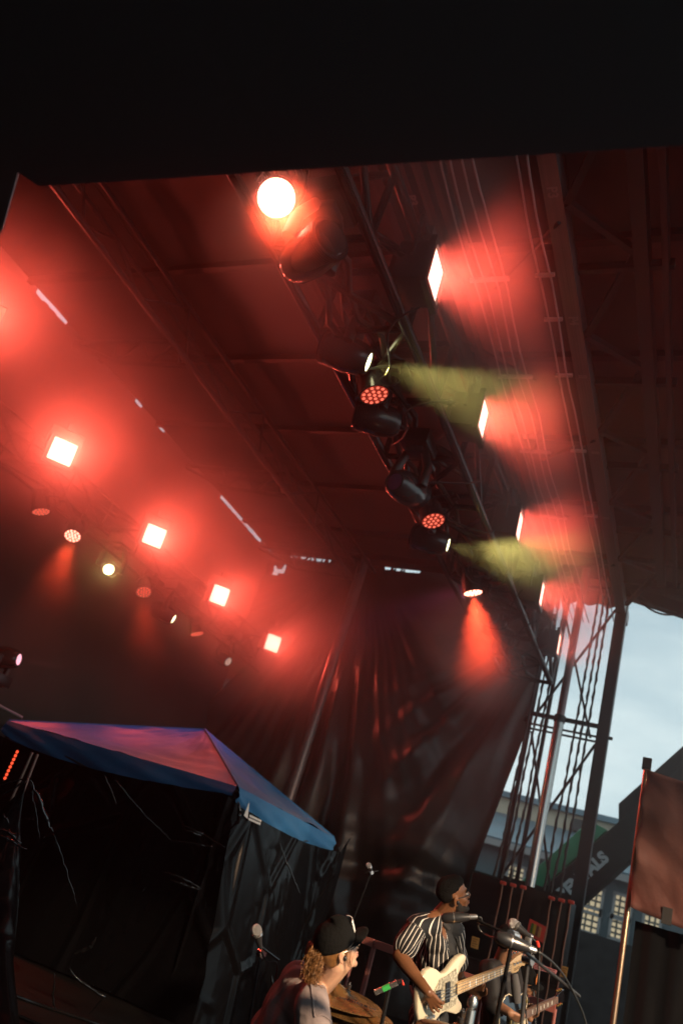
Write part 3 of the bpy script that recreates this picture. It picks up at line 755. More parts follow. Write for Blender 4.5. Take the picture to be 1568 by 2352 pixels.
p = at(250, 1308, x=-8.9); mh('head_yel', p, (CAM - p), 'small yellow star of a moving head pointed at the viewer', g4, 40, 30, 1.0)
p = at(400, 1422, x=-8.9); mh('head_yel', p, dirpx(p, 440, 1445, -.05), 'moving head with narrow yellow beam on the rear pipe', g4, 13, 30)
p = at(525, 1520, x=-8.9); mh('head_dim', p, dirpx(p, 560, 1545, -.35), 'faint moving head at the far end of the rear pipe', g4, 5, 30)
# pinkish beam low at the left
p = at(45, 1515, x=-9.2); mh('head_pink', p, dirpx(p, 240, 1545, -.15), 'low moving head at the left edge with a faint pinkish beam', 'low lamps behind the blue canopy', 420, 9, .4, (1, .2, .2), -.42)
stp = thing('lamp_stand', (p.x, p.y, 0), 'dark stand holding the low pinkish lamp at the left edge', 'stand')
rod('pole', (p.x - .15, p.y, 0), (p.x - .15, p.y, p.z - .55), .03, M_truss, stp); MB().box((p.x - .15, p.y, .02), (.5, .5, .04)).build('foot', M_truss, stp)
for k in list(protos.values()):
    for ch in list(k.children): D.objects.remove(ch)
    D.objects.remove(k)

_p = at(1148, 1330, x=-2.9)
vl = lamp('SPOT', 'violet_lamp', _p + Vector((-.28, -.1, -.15)), Vector((-6.4, 8.7, 2.4)) - _p, 1100, (1.0, .14, .45), spot_size=R_(36), spot_blend=.9, shadow_soft_size=.06)  # added magenta spot without a lit fixture, tints the canopy top

# warm front-of-house wash: two profile spots on a mast at the audience side
def foh(loc, target, power, size, blend, label, color=(1.0, .72, .46)):
    d = Vector(target) - Vector(loc)
    t = thing('profile_spot', loc, label, 'spotlight', 'warm spotlights on the audience side')
    M = Matrix.Translation(loc) @ aim_x(d)
    t.matrix_world = M
    for nm, mb, m_ in (('body', MB().lathe([(-.75, .08), (-.7, .14), (-.4, .15), (-.36, .1), (-.03, .1), (0, .115), (0, .095), (-.03, .09)], axis=(1, 0, 0), n=18), M_fix),
                       ('lens', MB().lathe([(-.04, .09), (-.03, .09)], axis=(1, 0, 0), n=18), M_lens_yel),
                       ('yoke', MB().tube([(-.4, .19, 0), (-.4, .19, -.3), (-.4, -.19, -.3), (-.4, -.19, 0)], .015, 6), M_fix)):
        p_ = mb.build(nm, m_, t, local=True)
    lamp('SPOT', 'spot_lamp', Vector(loc) + d.normalized() * .03, d, power, color, spot_size=R_(size), spot_blend=blend, shadow_soft_size=.1)
foh((2.95, 1.75, 3.4), (-1.3, 4.5, 1.0), 2700, 25, .45, 'warm spotlight on the stage edge aimed at the drummer and bassist')
ms3 = thing('spot_stand', (3.3, 1.6, -1.3), 'dark stand carrying one spotlight at the stage edge beside the camera', 'stand')
rod('pole', (3.35, 1.5, -1.3), (3.35, 1.5, 3.5), .04, M_truss, ms3)
foh((7.0, 7.5, 4.9), (-3.0, 10.2, .7), 1500, 50, .7, 'warm spotlight on the audience side aimed along the far side of the stage', (1, .6, .34))
foh((6.7, 1.7, 4.4), (.0, 7.4, 1.4), 4800, 27, .5, 'warm spotlight on the audience side aimed at the guitarist and the banner')
ms2 = thing('spot_mast', (7.5, 7.5, -1.3), 'dark mast carrying one spotlight farther along the audience side', 'mast')
rod('pole', (7.6, 7.5, -1.3), (7.6, 7.5, 5.0), .05, M_truss, ms2)
ms = thing('spot_mast', (6.9, .25, -1.3), 'dark mast carrying one spotlight on the audience side near the camera', 'mast')
rod('pole', (6.9, .25, -1.3), (6.9, .25, 4.5), .05, M_truss, ms); rod('bar', (6.9, .2, 4.2), (6.95, 1.9, 4.2), .03, M_truss, ms)
def cable(label, pts, r=.0035, m_=None):
    t = thing('mic_cable', pts[0], label, 'cable')
    q = []
    for i in range(len(pts) - 1):
        p0 = pts[max(i - 1, 0)]; p1 = pts[i]; p2 = pts[i + 1]; p3 = pts[min(i + 2, len(pts) - 1)]
        for k in range(6):
            s = k / 6
            q.append(.5 * ((2 * p1) + (p2 - p0) * s + (2 * p0 - 5 * p1 + 4 * p2 - p3) * s * s + (3 * p1 - p0 - 3 * p2 + p3) * s ** 3))
    q.append(pts[-1])
    MB().tube(q, r, 6).build('jacket', m_ or M_cable, t)
# ================================================================== blue pop-up canopy
from mathutils import noise as mn
M_canopy = mat('canopy_nylon', (.022, .14, .33), .5, spec=.4, bump=.25, bscale=10, sheen=.1)
ZE = 2.13
c0, c1, c2, c3 = Vector((-4.45, 7.62, ZE)), Vector((-4.55, 10.75, ZE)), Vector((-7.92, 10.75, ZE)), Vector((-7.92, 7.62, ZE))
apx = Vector((-6.12, 9.15, 2.85))
cn = thing('popup_canopy', (-6.2, 9.2, 0), 'blue pop-up canopy with peaked top turned purple by the stage lamps', 'canopy')
def slope(a, b, seed):
    rows = []
    for i in range(25):
        s = i / 24; row = []
        for j in range(37):
            t = j / 36
            base = a.lerp(b, t); p = base.lerp(apx, s)
            sag = -.10 * math.sin(math.pi * s) * (1 - .35 * s) * math.sin(math.pi * t)
            w_ = .022 * mn.noise((t * 9 + seed, s * 2.2, seed)) * (1 - s) + .010 * math.sin(24 * t * (1 - .2 * s) + 3 * s + seed) * math.exp(-((t - .92) / .12) ** 2) * (1 - s)
            w_ += .008 * math.sin(60 * (s + .3 * t) + seed) * math.exp(-((s - .85) / .1) ** 2) + .022 * mn.noise((t * 3, s * 9, seed * 3.1)) + .010 * mn.noise((t * 22 - s * 6, s * 5, seed))
            row.append(p + Vector((0, 0, sag + (w_ if 0 < j < 36 and i < 24 else 0))))
        rows.append(row)
    return rows
for k, (a, b) in enumerate(((c3, c0), (c0, c1), (c1, c2), (c2, c3))):
    MB().grid(slope(a, b, k * 1.7 + .4)).build('canopy_panel', M_canopy, cn, smooth=3)
def valance(a, b, nrm, seed):
    rows = []
    for i in range(9):
        s = i / 8; row = []
        for j in range(61):
            t = j / 60
            L = .15 + .15 * math.sin(math.pi * t) ** .7
            p = a.lerp(b, t) + nrm * (.012 + .03 * math.sin(math.pi * s) + s * .02 * math.sin(t * 13 + seed) + .016 * mn.noise((t * 7 + seed, s * 1.5 + t * 5, 2.0)) + .02 * math.sin(9 * (s - t * 2.5) + seed) * s)
            row.append(p - Vector((0, 0, L * s + .004)))
        rows.append(row)
    return rows
for k, (a, b, n) in enumerate(((c3, c0, Vector((0, -1, 0))), (c0, c1, Vector((1, 0, 0))), (c1, c2, Vector((0, 1, 0))), (c2, c3, Vector((-1, 0, 0))))):
    MB().grid(valance(a, b, n, k * 2.1)).build('valance', M_canopy, cn, smooth=3)
for c in (c0, c1, c2, c3):
    MB().tube([c.lerp(apx, k / 14) + Vector((0, 0, .006 - .02 * math.sin(math.pi * k / 14) * 0)) for k in range(15)], .007, 6).build('seam', M_canopy, cn)
Ml = Matrix(((0, 0, 1), (1, 0, 0), (0, 1, 0))).to_4x4(); Ml.translation = Vector((c0.x + .075, c0.y + .30, ZE - .19))
lg = MB(); lg.prism([(-.1, -.06), (.0, -.075), (-.085, .09)], .004, Ml)
for r_ in range(2):
    for q_ in range(6): lg.prism([(.02 + q_ * .05, -.045 - r_ * .032), (.06 + q_ * .05, -.05 - r_ * .032), (.06 + q_ * .05, -.028 - r_ * .032), (.02 + q_ * .05, -.024 - r_ * .032)], .004, Ml)
lg.build('logo', M_white, cn)
for c in (c0, c1, c2, c3):
    q = c + (Vector((-6.2, 9.2, ZE)) - c) * .03
    rod('leg', (q.x, q.y, 0), (q.x, q.y, ZE - .03), .02, M_steel_dk, cn, True)
for a, b in ((c0, c1), (c1, c2), (c2, c3), (c3, c0)):
    m_ = (a + b) / 2
    rod('scissor_bar', a + Vector((0, 0, -.05)), m_ + Vector((0, 0, -.3)), .012, M_steel_dk, cn); rod('scissor_bar', m_ + Vector((0, 0, -.3)), b + Vector((0, 0, -.05)), .012, M_steel_dk, cn)
rod('centre_pole', (apx.x, apx.y, 1.9), (apx.x, apx.y, 2.8), .02, M_steel_dk, cn)

# ================================================================== black plastic tarps
def crumple(p, seed, sc=1.0):
    q = Vector((p.x * sc + seed, p.y * sc, p.z * sc - seed))
    d = mn.voronoi(q * 1.3)[0]
    d2 = mn.voronoi(q * 3.1 + Vector((3, 1, 7)))[0]
    d3 = mn.voronoi(q * 7.3 + Vector((1, 5, 2)))[0]
    m1 = max(0., mn.noise(q * .8 + Vector((9, 2, 4)))) * 2.2; m2 = max(0., mn.noise(q * 1.1 + Vector((2, 8, 1)))) * 2.5
    ridge = lambda e, w_: (lambda t: t * t * (3 - 2 * t))(max(0., 1 - e / w_))          # sharp creases only along the cell borders
    return .07 * (d[1] - d[0]) + .05 * m1 * ridge(d2[1] - d2[0], .22) + .035 * m2 * (d3[1] - d3[0]) + .10 * mn.noise(q * .8) + .05 * ridge(d[1] - d[0], .10)
def tarp(name, label, corner_fn, nu, nv, nrm, seed, amp=1.0, sc=1.0):
    t = thing(name, corner_fn(.5, 0), label, 'tarp')
    rows = []
    for i in range(nv + 1):
        row = []
        for j in range(nu + 1):
            p = corner_fn(j / nu, i / nv)
            n_ = nrm(j / nu, i / nv) if callable(nrm) else nrm
            # creases pull up and down, away from the pinned upper edge
            row.append(p + n_ * (amp * (crumple(Vector((p.x, p.y, p.z * .55)), seed, sc) - .08)))
        rows.append(row)
    me = MB().grid(rows).mesh('sheet', Vector(t.location), 3)
    bm = bmesh.new(); bm.from_mesh(me)
    for _ in range(2): bmesh.ops.smooth_vert(bm, verts=bm.verts, factor=.5, use_axis_x=True, use_axis_y=True, use_axis_z=True)
    bm.to_mesh(me); bm.free()
    o = D.objects.new('sheet', me); COL.objects.link(o); o.parent = t; me.materials.append(M_tarp)
    return t
# front wall below the canopy valance (towards the viewer)
def fA(u, v):
    return Vector((-8.9 + (4.5 + .5 * v) * u, 7.5 - .15 * v - .5 * max(0, v - .8) + .1 * math.sin(u * 9) * v, 2.05 - 2.03 * v - .18 * math.sin(math.pi * u) * (1 - v)))
tarp('black_tarp', 'large black plastic tarp hanging as a wall under the front edge of the blue canopy', fA, 200, 120, Vector((0, -1, .1)), 2.2, .8, .9)
def fB(u, v):
    return Vector((-4.36 + .1 * v + .25 * v * math.sin(u * 4), 7.42 + 3.5 * u, 2.0 - 2.0 * v - .10 * math.sin(math.pi * u) + .22 * smooth01((u - .93) / .07) * (1 - v)))
for k_ in range(3):
    cable(['thin black cable lying on the dark floor at the lower left', 'second thin cable crossing the dark floor at the lower left', 'looped cable on the dark floor nearest the lower left corner'][k_], [Vector((-5.6 + .7 * i + .1 * k_, 5.3 + .35 * k_ + .25 * math.sin(i * 1.9 + k_ * 2), .012)) for i in range(5)], .012, M_glint)  # invented glossy cables, added to put glints on the plain floor
tarp('black_tarp', 'black plastic tarp hanging under the logo side of the blue canopy behind the drummer', fB, 170, 120, Vector((1, -.3, .1)), 6.4, .75, .9)
# near sheet thrown over something tall at the left edge
pk = at(66, 1786, d=5.4)
def fC(u, v):
    a = (-.62 + 1.5 * u)                               # angle round the peak
    r = .02 + 2.3 * v ** .9
    d = Vector((math.sin(a * 2.0), -math.cos(a * 2.0) * .75, 0))
    return pk + d * r * (.55 + .3 * math.sin(u * 11) * v) - Vector((0, 0, v ** .62 * (pk.z - .0)))
tarp('black_tarp', 'crumpled black plastic sheet thrown over gear in the near left corner, pinched to a peak', fC, 160, 120, lambda u, v: Vector((math.sin((-.62 + 1.5 * u) * 2), -math.cos((-.62 + 1.5 * u) * 2), .2)) * (.25 + .75 * v), 11.3, .8, 1.5)
# glossy tubes shaped like pinched folds, added to draw the tarp's highlights
tarps = [o for o in COL.objects if o.name.startswith('black_tarp')]
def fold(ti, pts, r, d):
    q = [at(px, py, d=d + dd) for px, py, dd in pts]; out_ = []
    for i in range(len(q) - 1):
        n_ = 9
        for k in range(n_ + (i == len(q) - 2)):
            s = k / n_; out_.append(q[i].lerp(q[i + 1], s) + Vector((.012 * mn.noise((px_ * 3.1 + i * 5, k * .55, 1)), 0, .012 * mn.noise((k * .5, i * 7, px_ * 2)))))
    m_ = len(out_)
    MB().tube(out_, [max(.0015, r * math.sin(math.pi * (k + .4) / m_) ** .6 * (.7 + .5 * mn.noise((k * .7, ti * 9, r * 100)))) for k in range(m_)], 8).build('pinched_fold', M_glint, tarps[ti], smooth=3)
px_ = 0
GLINT_LINES = ((0, ((240, 1780, 0), (255, 1812, 0), (270, 1850, 0)), .008, 7.9), (0, ((258, 1782, 0), (330, 1868, 0), (395, 1932, 0)), .008, 7.8),
         (0, ((400, 1930, 0), (450, 1938, 0), (489, 1945, 0)), .014, 7.6), (0, ((420, 1894, 0), (470, 1920, 0), (516, 1946, -.1)), .02, 7.6), (0, ((425, 1905, 0), (462, 1922, 0)), .022, 7.58),
         (0, ((378, 2002, 0), (420, 2016, 0), (462, 2041, 0)), .016, 7.4), (0, ((392, 2020, 0), (430, 2034, 0), (458, 2044, 0)), .02, 7.38),
         (0, ((474, 2075, 0), (460, 2130, 0), (446, 2170, 0), (428, 2220, 0)), .014, 7.6), (0, ((418, 2250, 0), (405, 2300, 0), (396, 2360, 0)), .012, 7.5),
         (0, ((222, 2153, 0), (205, 2178, 0), (168, 2190, 0)), .022, 6.4), (0, ((160, 2225, 0), (185, 2255, 0), (240, 2290, 0), (205, 2330, 0)), .016, 6.2),
         (0, ((126, 2235, 0), (122, 2290, 0), (130, 2340, 0)), .010, 6.2),
         (2, ((-10, 1806, 0), (30, 1796, 0), (66, 1787, 0)), .010, 5.25), (2, ((-10, 1834, 0), (30, 1812, 0), (62, 1791, 0)), .010, 5.2),
         (2, ((68, 1788, 0), (92, 1835, 0), (108, 1885, 0), (122, 1912, 0)), .018, 5.1), (2, ((122, 1912, 0), (150, 1990, 0), (178, 2085, 0)), .005, 5.0), (2, ((70, 1795, 0), (84, 1870, 0), (92, 1930, 0)), .006, 5.1),
         (2, ((-8, 1900, 0), (25, 1915, 0), (48, 1938, 0)), .016, 4.9), (2, ((-8, 1915, 0), (20, 1928, 0), (60, 1952, 0)), .013, 4.9), (2, ((8, 1870, 0), (22, 1890, 0)), .01, 4.9),
         (1, ((778, 1945, 0), (774, 1962, 0), (766, 1985, 0)), .018, 9.6), (1, ((766, 2005, 0), (735, 2060, 0), (700, 2120, 0), (688, 2145, 0)), .014, 9.2), (1, ((548, 1840, 0), (550, 1862, 0), (548, 1885, 0), (528, 1905, 0)), .024, 7.5),
         (1, ((640, 1930, 0), (660, 1985, 0), (690, 2055, 0)), .012, 8.2), (1, ((622, 2240, 0), (630, 2275, 0)), .016, 7.6))
for ti, pts, r, d in GLINT_LINES:
    px_ = pts[0][0] * .01; fold(ti, pts, r, d)

# red LED string and thin lit poles behind the tarp at the left edge
M_redled = mat('red_led', (.3, .02, .01), .4, emit=(1, .09, .03), estr=1.3)
ls = thing('led_string', at(20, 1760, d=9.0), 'string of red light dots below the left corner of the canopy', 'light string')
for k in range(8):
    p = at(40 - 4 * k, 1727 + 8.6 * k, d=8.9)
    MB().ell(p, (.016, .016, .018), nu=8, nv=6).build('led', M_redled, ls)
rod('wire', at(41, 1722, d=8.92), at(8, 1795, d=8.92), .006, M_cable, ls)
for (a, b, lab) in (((75, 1728), (56, 1786), 'thin red lit leg under the canopy corner, nearer the light string'), ((87, 1732), (82, 1798), 'thin red lit leg under the canopy corner, farther from the light string')):
    t = thing('tent_leg', at(*b, d=8.7), lab, 'pole', 'thin legs under the left canopy corner')
    rod('tube', at(*a, d=8.7), at(*b, d=8.7) - Vector((0, 0, 1.2)), .014, M_beam_lt, t)
t = thing('back_rail', at(0, 1622, d=11), 'short pale rail behind the left corner of the canopy', 'rail')
rod('tube', at(-40, 1600, d=11), at(52, 1648, d=11), .02, M_wire_lt, t)

# ================================================================== banner at the right
M_banner = mat('banner_cloth', (.105, .031, .022), .75, bump=.3, bscale=14, var=.12, vscale=3, sheen=.2)
BYp = 9.0
bp_ = thing('banner', (-.6, BYp, .6), 'rust coloured cloth banner hanging from a steel pole at the right edge', 'banner')
xl = -.605
rows = []
for i in range(31):
    z = 1.4 + 2.14 - (2.14 - .78) * i / 30
    row = []
    for j in range(41):
        x = xl + 1.7 * j / 40; s = j / 40; v = i / 30
        y = BYp + .03 * math.sin((s * 5 - v * 3.5) * 3.1 + mn.noise((s * 4, v * 3, 7))) * (.25 + s) * (1 - v * .4) + .022 * mn.noise((s * 7 - v * 4, v * 5 + s * 2, 1)) + .012 * mn.noise((s * 22 - v * 12, v * 8, 4)) + .05 * math.exp(-s * 12) * math.sin(v * 17)
        zz = z - (.10 * s if i else .12 * s) - .03 * math.sin(math.pi * s)
        row.append(Vector((x + .018 * math.sin(v * 21) * math.exp(-s * 20), y, zz)))
    rows.append(row)
MB().grid(rows).build('cloth', M_banner, bp_, smooth=3, solid=.006)
rod('hem_strap', (xl + .35, BYp - .03, 1.4 + .72), (xl + .35, BYp - .03, 1.4 + .87), (.045, .008), M_black_cloth, bp_, True)
rod('hem_strap', (xl + .72, BYp - .03, 1.4 + .66), (xl + .72, BYp - .03, 1.4 + .86), (.045, .008), M_black_cloth, bp_, True)
pt = thing('banner_pole', (-.0668 * 9.1, 9.1, -1.3), 'slim steel pole holding the rust banner', 'pole')
X0 = -.0668 * 9.1
MB().tube([(X0 - .02, 9.1, -1.3), (X0, 9.1, 1.4 + 2.2)], .028, 12).build('tube', mat('pole_brass', (.5, .34, .22), .3, metal=.9), pt)  # orange lamp light on the steel pole put into its metal colour
MB().box((X0, 9.1, 3.62), (.09, .07, .12)).build('cap', M_tw, pt)
dk = thing('black_skirt', (.4, 9.3, -1.3), 'black cloth skirt below the rust banner in deep shade', 'drape')
rows = [[Vector((xl + .06 + 2.4 * j / 50, 9.3 + .02 * math.sin(j * 1.3), 2.1 - 3.35 * i / 3)) for j in range(51)] for i in range(4)]
M_skirt = mat('skirt_black', (.007, .007, .008), .95, spec=.1)
MB().grid(rows).build('cloth', M_skirt, dk, smooth=3)

# ================================================================== cases, chain ends and notices at the foot of the tower
def case(label, x0, x1, y0, z0, z1, dep=.7):
    t = thing('road_case', ((x0 + x1) / 2, y0 + dep / 2, z0), label, 'case', 'black cases stacked at the tower foot')
    MB().box(((x0 + x1) / 2, y0 + dep / 2, (z0 + z1) / 2), (x1 - x0, dep, z1 - z0)).build('shell', M_fix, t, bevel=.02)
    for x in (x0, x1): rod('edge_rail', (x, y0, z0), (x, y0, z1), .014, M_steel_dk, t, True)
    rod('edge_rail', (x0, y0, z1), (x1, y0, z1), .014, M_steel_dk, t, True)
    for s in (.3, .7): MB().box((x0 + (x1 - x0) * s, y0 - .01, (z0 + z1) / 2), (.11, .02, .11)).build('latch', M_steel_dk, t)
case('black case at the tower foot, bottom of the stack', -3.25, -1.66, 13.2, 0, 1.25)
case('black case at the tower foot, top of the stack', -3.2, -1.68, 13.25, 1.26, 2.42)
M_tip = mat('red_tip', (.5, .06, .04), .5); M_tail = mat('strap_brown', (.2, .1, .07), .6)  # hanging chain ends; the red lamp light is put into their colour
tips = ((1155, 2028), (1178, 2033), (1201, 2038), (1266, 2063), (1289, 2068), (1311, 2072))
labs = ['strap with red end nearest the curtain, first of the left three', 'middle strap with red end of the left three on the black case', 'strap with red end nearest the mast, last of the left three',
        'strap with red end nearest the mast, first of the right three', 'middle strap with red end of the right three on the black case', 'strap with red end nearest the thick column, last of the right three']
for (px, py), lab in zip(tips, labs):
    p = at(px, py, y=13.1)
    t = thing('ratchet_strap', (p.x, p.y, 0), lab, 'strap', 'straps with red ends on the black cases')
    MB().tube([p + Vector((.006 * math.sin(i * 1.9 + px), -.02, -i * .17)) for i in range(12)], .013, 6).build('webbing', M_tail, t)
    MB().box(p, (.09, .07, .05)).build('end_cap', M_tip, t, bevel=.012)
def sheet(name, label, cat, quad, y, m_, th=.008):
    cs = [at(px, py, y=y) for px, py in quad]
    t = thing(name, cs[0], label, cat)
    o = MB().add(cs, [(0, 1, 2, 3)]).build('paper', m_, t, solid=th)
    return t, cs
M_paper = mat('paper_yellow', (.55, .33, .1), .8); M_paper_p = mat('paper_pink', (.5, .2, .22), .8); M_ink = mat('ink', (.05, .03, .03), .8); M_redlit = mat('red_frame', (.45, .06, .05), .6)  # pink and red lamp light put into the sheet and frame colours
def lines(t, cs, n, m_, y, a=.12, b=.88):
    for k in range(n):
        v = (k + 1) / (n + 1)
        p = cs[0].lerp(cs[3], v); q = cs[1].lerp(cs[2], v)
        rod('print_line', p.lerp(q, a) + Vector((0, -.012, 0)), p.lerp(q, b - .2 * (k % 2)) + Vector((0, -.012, 0)), (.006, .003), m_, t, True)
t, cs = sheet('notice', 'small yellow notice stuck on the black case behind the bassist', 'notice', ((1084, 2150), (1101, 2155), (1097, 2181), (1080, 2175)), 12.6, M_paper); lines(t, cs, 4, M_ink, 12.6)
t, cs = sheet('notice', 'small orange notice to the right of the far red microphone', 'notice', ((1290, 2218), (1304, 2222), (1300, 2247), (1286, 2242)), 12.6, M_paper); lines(t, cs, 4, M_ink, 12.6)
t, cs = sheet('setlist_board', 'pink lit sheet with lines of handwriting below the far red microphone', 'sheet', ((1222, 2208), (1279, 2229), (1276, 2238), (1226, 2225)), 9.5, M_paper_p); lines(t, cs, 3, M_ink, 9.5, .06, .94)
t, cs = sheet('colour_panel', 'red framed panel with green and yellow stripes on the black case', 'panel', ((1217, 2110), (1254, 2129), (1246, 2166), (1209, 2145)), 12.7, M_redlit, .03)
for k, col in enumerate(((.05, .12, .03), (.35, .28, .04), (.12, .05, .03), (.3, .2, .1))):
    a = .16 + k * .16
    p0, p1 = cs[0].lerp(cs[1], a), cs[0].lerp(cs[1], a + .14); q0, q1 = cs[3].lerp(cs[2], a), cs[3].lerp(cs[2], a + .14)
    pts = [p0.lerp(q0, .18), p1.lerp(q1, .18), p1.lerp(q1, .82), p0.lerp(q0, .82)]
    MB().add([q + Vector((0, -.03, 0)) for q in pts], [(0, 1, 2, 3)]).build('stripe', mat('stripe_%d' % k, col, .7), t, solid=.006)

# ================================================================== railing behind the band
ra = thing('railing', (-2, 7.5, 0), 'low red lit steel railing running behind the band', 'railing')
M_rail = mat('rail_paint', (.32, .1, .08), .45)  # red lamp light put into the rail colour
zr = at(1078, 2246, y=7.6).z
print('rail z', zr)
for (xa, xb) in ((at(822, 2152, y=7.6).x, at(858, 2166, y=7.6).x), (at(864, 2160, y=7.6).x, at(1104, 2260, y=7.6).x), (at(1112, 2262, y=7.6).x, at(1274, 2318, y=7.6).x)):
    rod('top_rail', (xa, 7.6, zr), (xb, 7.6, zr), (.032, .032), M_rail, ra, True); rod('bottom_rail', (xa, 7.6, .1), (xb, 7.6, .1), .02, M_rail, ra, True)
    n_ = max(2, int((xb - xa) / .5) + 1)
    for k in range(n_): rod('post', (xa + (xb - xa) * k / (n_ - 1), 7.6, 0), (xa + (xb - xa) * k / (n_ - 1), 7.6, zr), .016, M_rail, ra)

# ================================================================== microphones and stands
M_grille = mat('mic_grille', (.42, .40, .40), .45, metal=.6, bump=.8, bscale=420)
M_mic = mat('mic_body', (.02, .02, .022), .3, spec=.6)
M_silver = mat('mic_silver', (.6, .58, .57), .25, metal=.9)
M_redtip = mat('plug_red', (.7, .05, .03), .4); M_greenlab = mat('label_green', (.05, .45, .1), .5)
def ball_mic(label, a, b, r=.026, m_ball=None, group='vocal microphones on stands'):
    """grille ball at a, handle end at b"""
    d = (b - a).normalized(); L = (b - a).length
    t = thing('microphone', a, label, 'microphone', group)
    MB().ell(a, (r, r, r * 1.12), rot=frame_z(d), nu=20, nv=14).build('grille', m_ball or M_grille, t)
    MB().lathe([(r * .55, r * .98), (r * .95, r * .98)], axis=d, o=a, n=20).build('band', M_silver, t)
    MB().lathe([(r * .95, r * .8), (r * 1.3, r * .72), (L * .9, r * .45), (L, r * .42)], axis=d, o=a, n=16).build('handle', M_mic, t)
    return t
def stand(label, top, foot, boom=None, m_=None, r=.008, base=True):
    m_ = m_ or M_truss
    t = thing('mic_stand', (foot.x, foot.y, 0), label, 'stand', 'microphone stands')
    mid = foot.lerp(top, .52)
    rod('lower_tube', foot, mid, r * 1.25, m_, t); rod('upper_tube', mid, top, r, m_, t)
    MB().lathe([(-.03, r * 2.1), (.03, r * 2.1)], axis=top - foot, o=mid, n=12).build('clutch', M_mic, t)
    if base:
        for k in range(3):
            a = k * 2.094 + .4
            rod('leg', foot + Vector((0, 0, .12)), foot + Vector((.3 * math.cos(a), .3 * math.sin(a), .015 - foot.z)) if foot.z > .05 else foot + Vector((.3 * math.cos(a), .3 * math.sin(a), .015)), r * .8, m_, t)
    if boom:
        rod('boom', boom[0], boom[1], r * .8, m_, t)
        MB().lathe([(-.02, r * 2.4), (.02, r * 2.4)], axis=(boom[1] - boom[0]).cross(Vector((0, 0, 1))), o=top, n=14).build('knob', M_silver, t)
    return t
A_ = lambda px, py, d: at(px, py, d=d)
floor_under = lambda p, dx=0, dy=0: Vector((p.x + dx, p.y + dy, 0.0))
# a) vocal mic left of the drummer
ball_mic('grey ball microphone standing upright left of the drummer', A_(589, 2137, 3.9), A_(598, 2176, 3.9), .027)
tp = A_(600, 2190, 3.92); stand('black stand under the grey ball microphone left of the drummer', tp, floor_under(tp, .1, .15), (A_(596, 2172, 3.9), A_(640, 2205, 3.95)))
cable('thin cable looping below the grey ball microphone', [A_(600, 2176, 3.9), A_(605, 2196, 3.9), A_(618, 2208, 3.9), A_(636, 2213, 3.95), A_(630, 2260, 4.0), A_(612, 2330, 4.0)])
# b) far mic in front of the curtain
ball_mic('small far microphone in front of the side curtain', A_(846, 1988, 8.6), A_(853, 2001, 8.6), .03)
tp = A_(852, 2004, 8.6); stand('stand of the small far microphone in front of the curtain', tp, floor_under(tp, -.25, .1), (A_(838, 2004, 8.6), A_(868, 2000, 8.7)))
# c) overhead spindle mics
def spindle(label, a, b, plug, rr=.022):
    d = (b - a).normalized(); L = (b - a).length
    t = thing('overhead_microphone', a, label, 'microphone', 'thick black overhead microphones on booms')
    MB().lathe([(0, rr * .55), (L * .08, rr * .85), (L * .3, rr), (L * .62, rr * 1.0), (L * .9, rr * .72), (L, rr * .6)], axis=d, o=a, n=22).build('body', M_mic, t)
    MB().lathe([(L * .42, rr * 1.03), (L * .46, rr * 1.03)], axis=d, o=a, n=22).build('ring', M_silver, t)
    MB().lathe([(0, rr * .52), (plug * .7, rr * .48), (plug, rr * .4)], axis=d, o=b, n=16).build('plug', M_silver, t)
    return b + d * plug
e1 = spindle('thick black microphone pointing at the bassist below his chin', A_(1013, 2109, 3.4), A_(1077, 2106, 3.4), .035)
e2_ = spindle('thick black microphone hanging before the man in the dark jacket', A_(1138, 2150, 3.0), A_(1213, 2178, 3.0), .03, .026)
tp1 = A_(1098, 2117, 3.4); 
ft = floor_under(A_(1144, 2333, 3.3), -.05, .1)
stand('black stand crossing the bass headstock', A_(1178, 2150, 3.25), ft, (A_(1096, 2115, 3.4), A_(1210, 2166, 3.2)), M_truss, .009)
cable('thin cable from the microphone at the bassist chin', [e1, A_(1104, 2108, 3.4), A_(1105, 2118, 3.4), A_(1097, 2126, 3.4), A_(1108, 2143, 3.4), A_(1135, 2154, 3.3), A_(1160, 2156, 3.25)])
cable('cable running from the hanging microphone down to the right', [e2_, A_(1245, 2192, 3.0), A_(1272, 2214, 3.1), A_(1300, 2250, 3.2), A_(1335, 2320, 3.3), A_(1350, 2370, 3.3)], .004)
tp = A_(1212, 2203, 3.05); ft = floor_under(A_(1233, 2360, 2.95), .02, .05)
stand('steel stand in front of the guitarist', tp, ft, (A_(1204, 2186, 3.0), A_(1330, 2288, 3.3)), M_steel_dk, .008)
# d) silver ball vocal mic
ball_mic('silver ball vocal microphone angled over the dark overhead microphone', A_(1179, 2124, 3.6), A_(1217, 2153, 3.55), .026, M_grille)
t = thing('mic_clip', A_(1222, 2163, 3.5), 'bright clip under the silver ball microphone', 'clip'); MB().box(A_(1212, 2161, 3.5), (.03, .03, .03)).build('clip', M_silver, t, bevel=.006)
cable('cable with red plug hanging from the silver ball microphone', [A_(1217, 2153, 3.55), A_(1230, 2162, 3.55), A_(1237, 2172, 3.55), A_(1238, 2200, 3.55), A_(1236, 2260, 3.5), A_(1232, 2330, 3.5)])
t = thing('red_plug', A_(1235, 2168, 3.54), 'small red plug on the cable below the silver ball microphone', 'plug'); MB().tube([A_(1233, 2162, 3.54), A_(1236, 2174, 3.54)], .007, 8).build('sleeve', M_redtip, t)
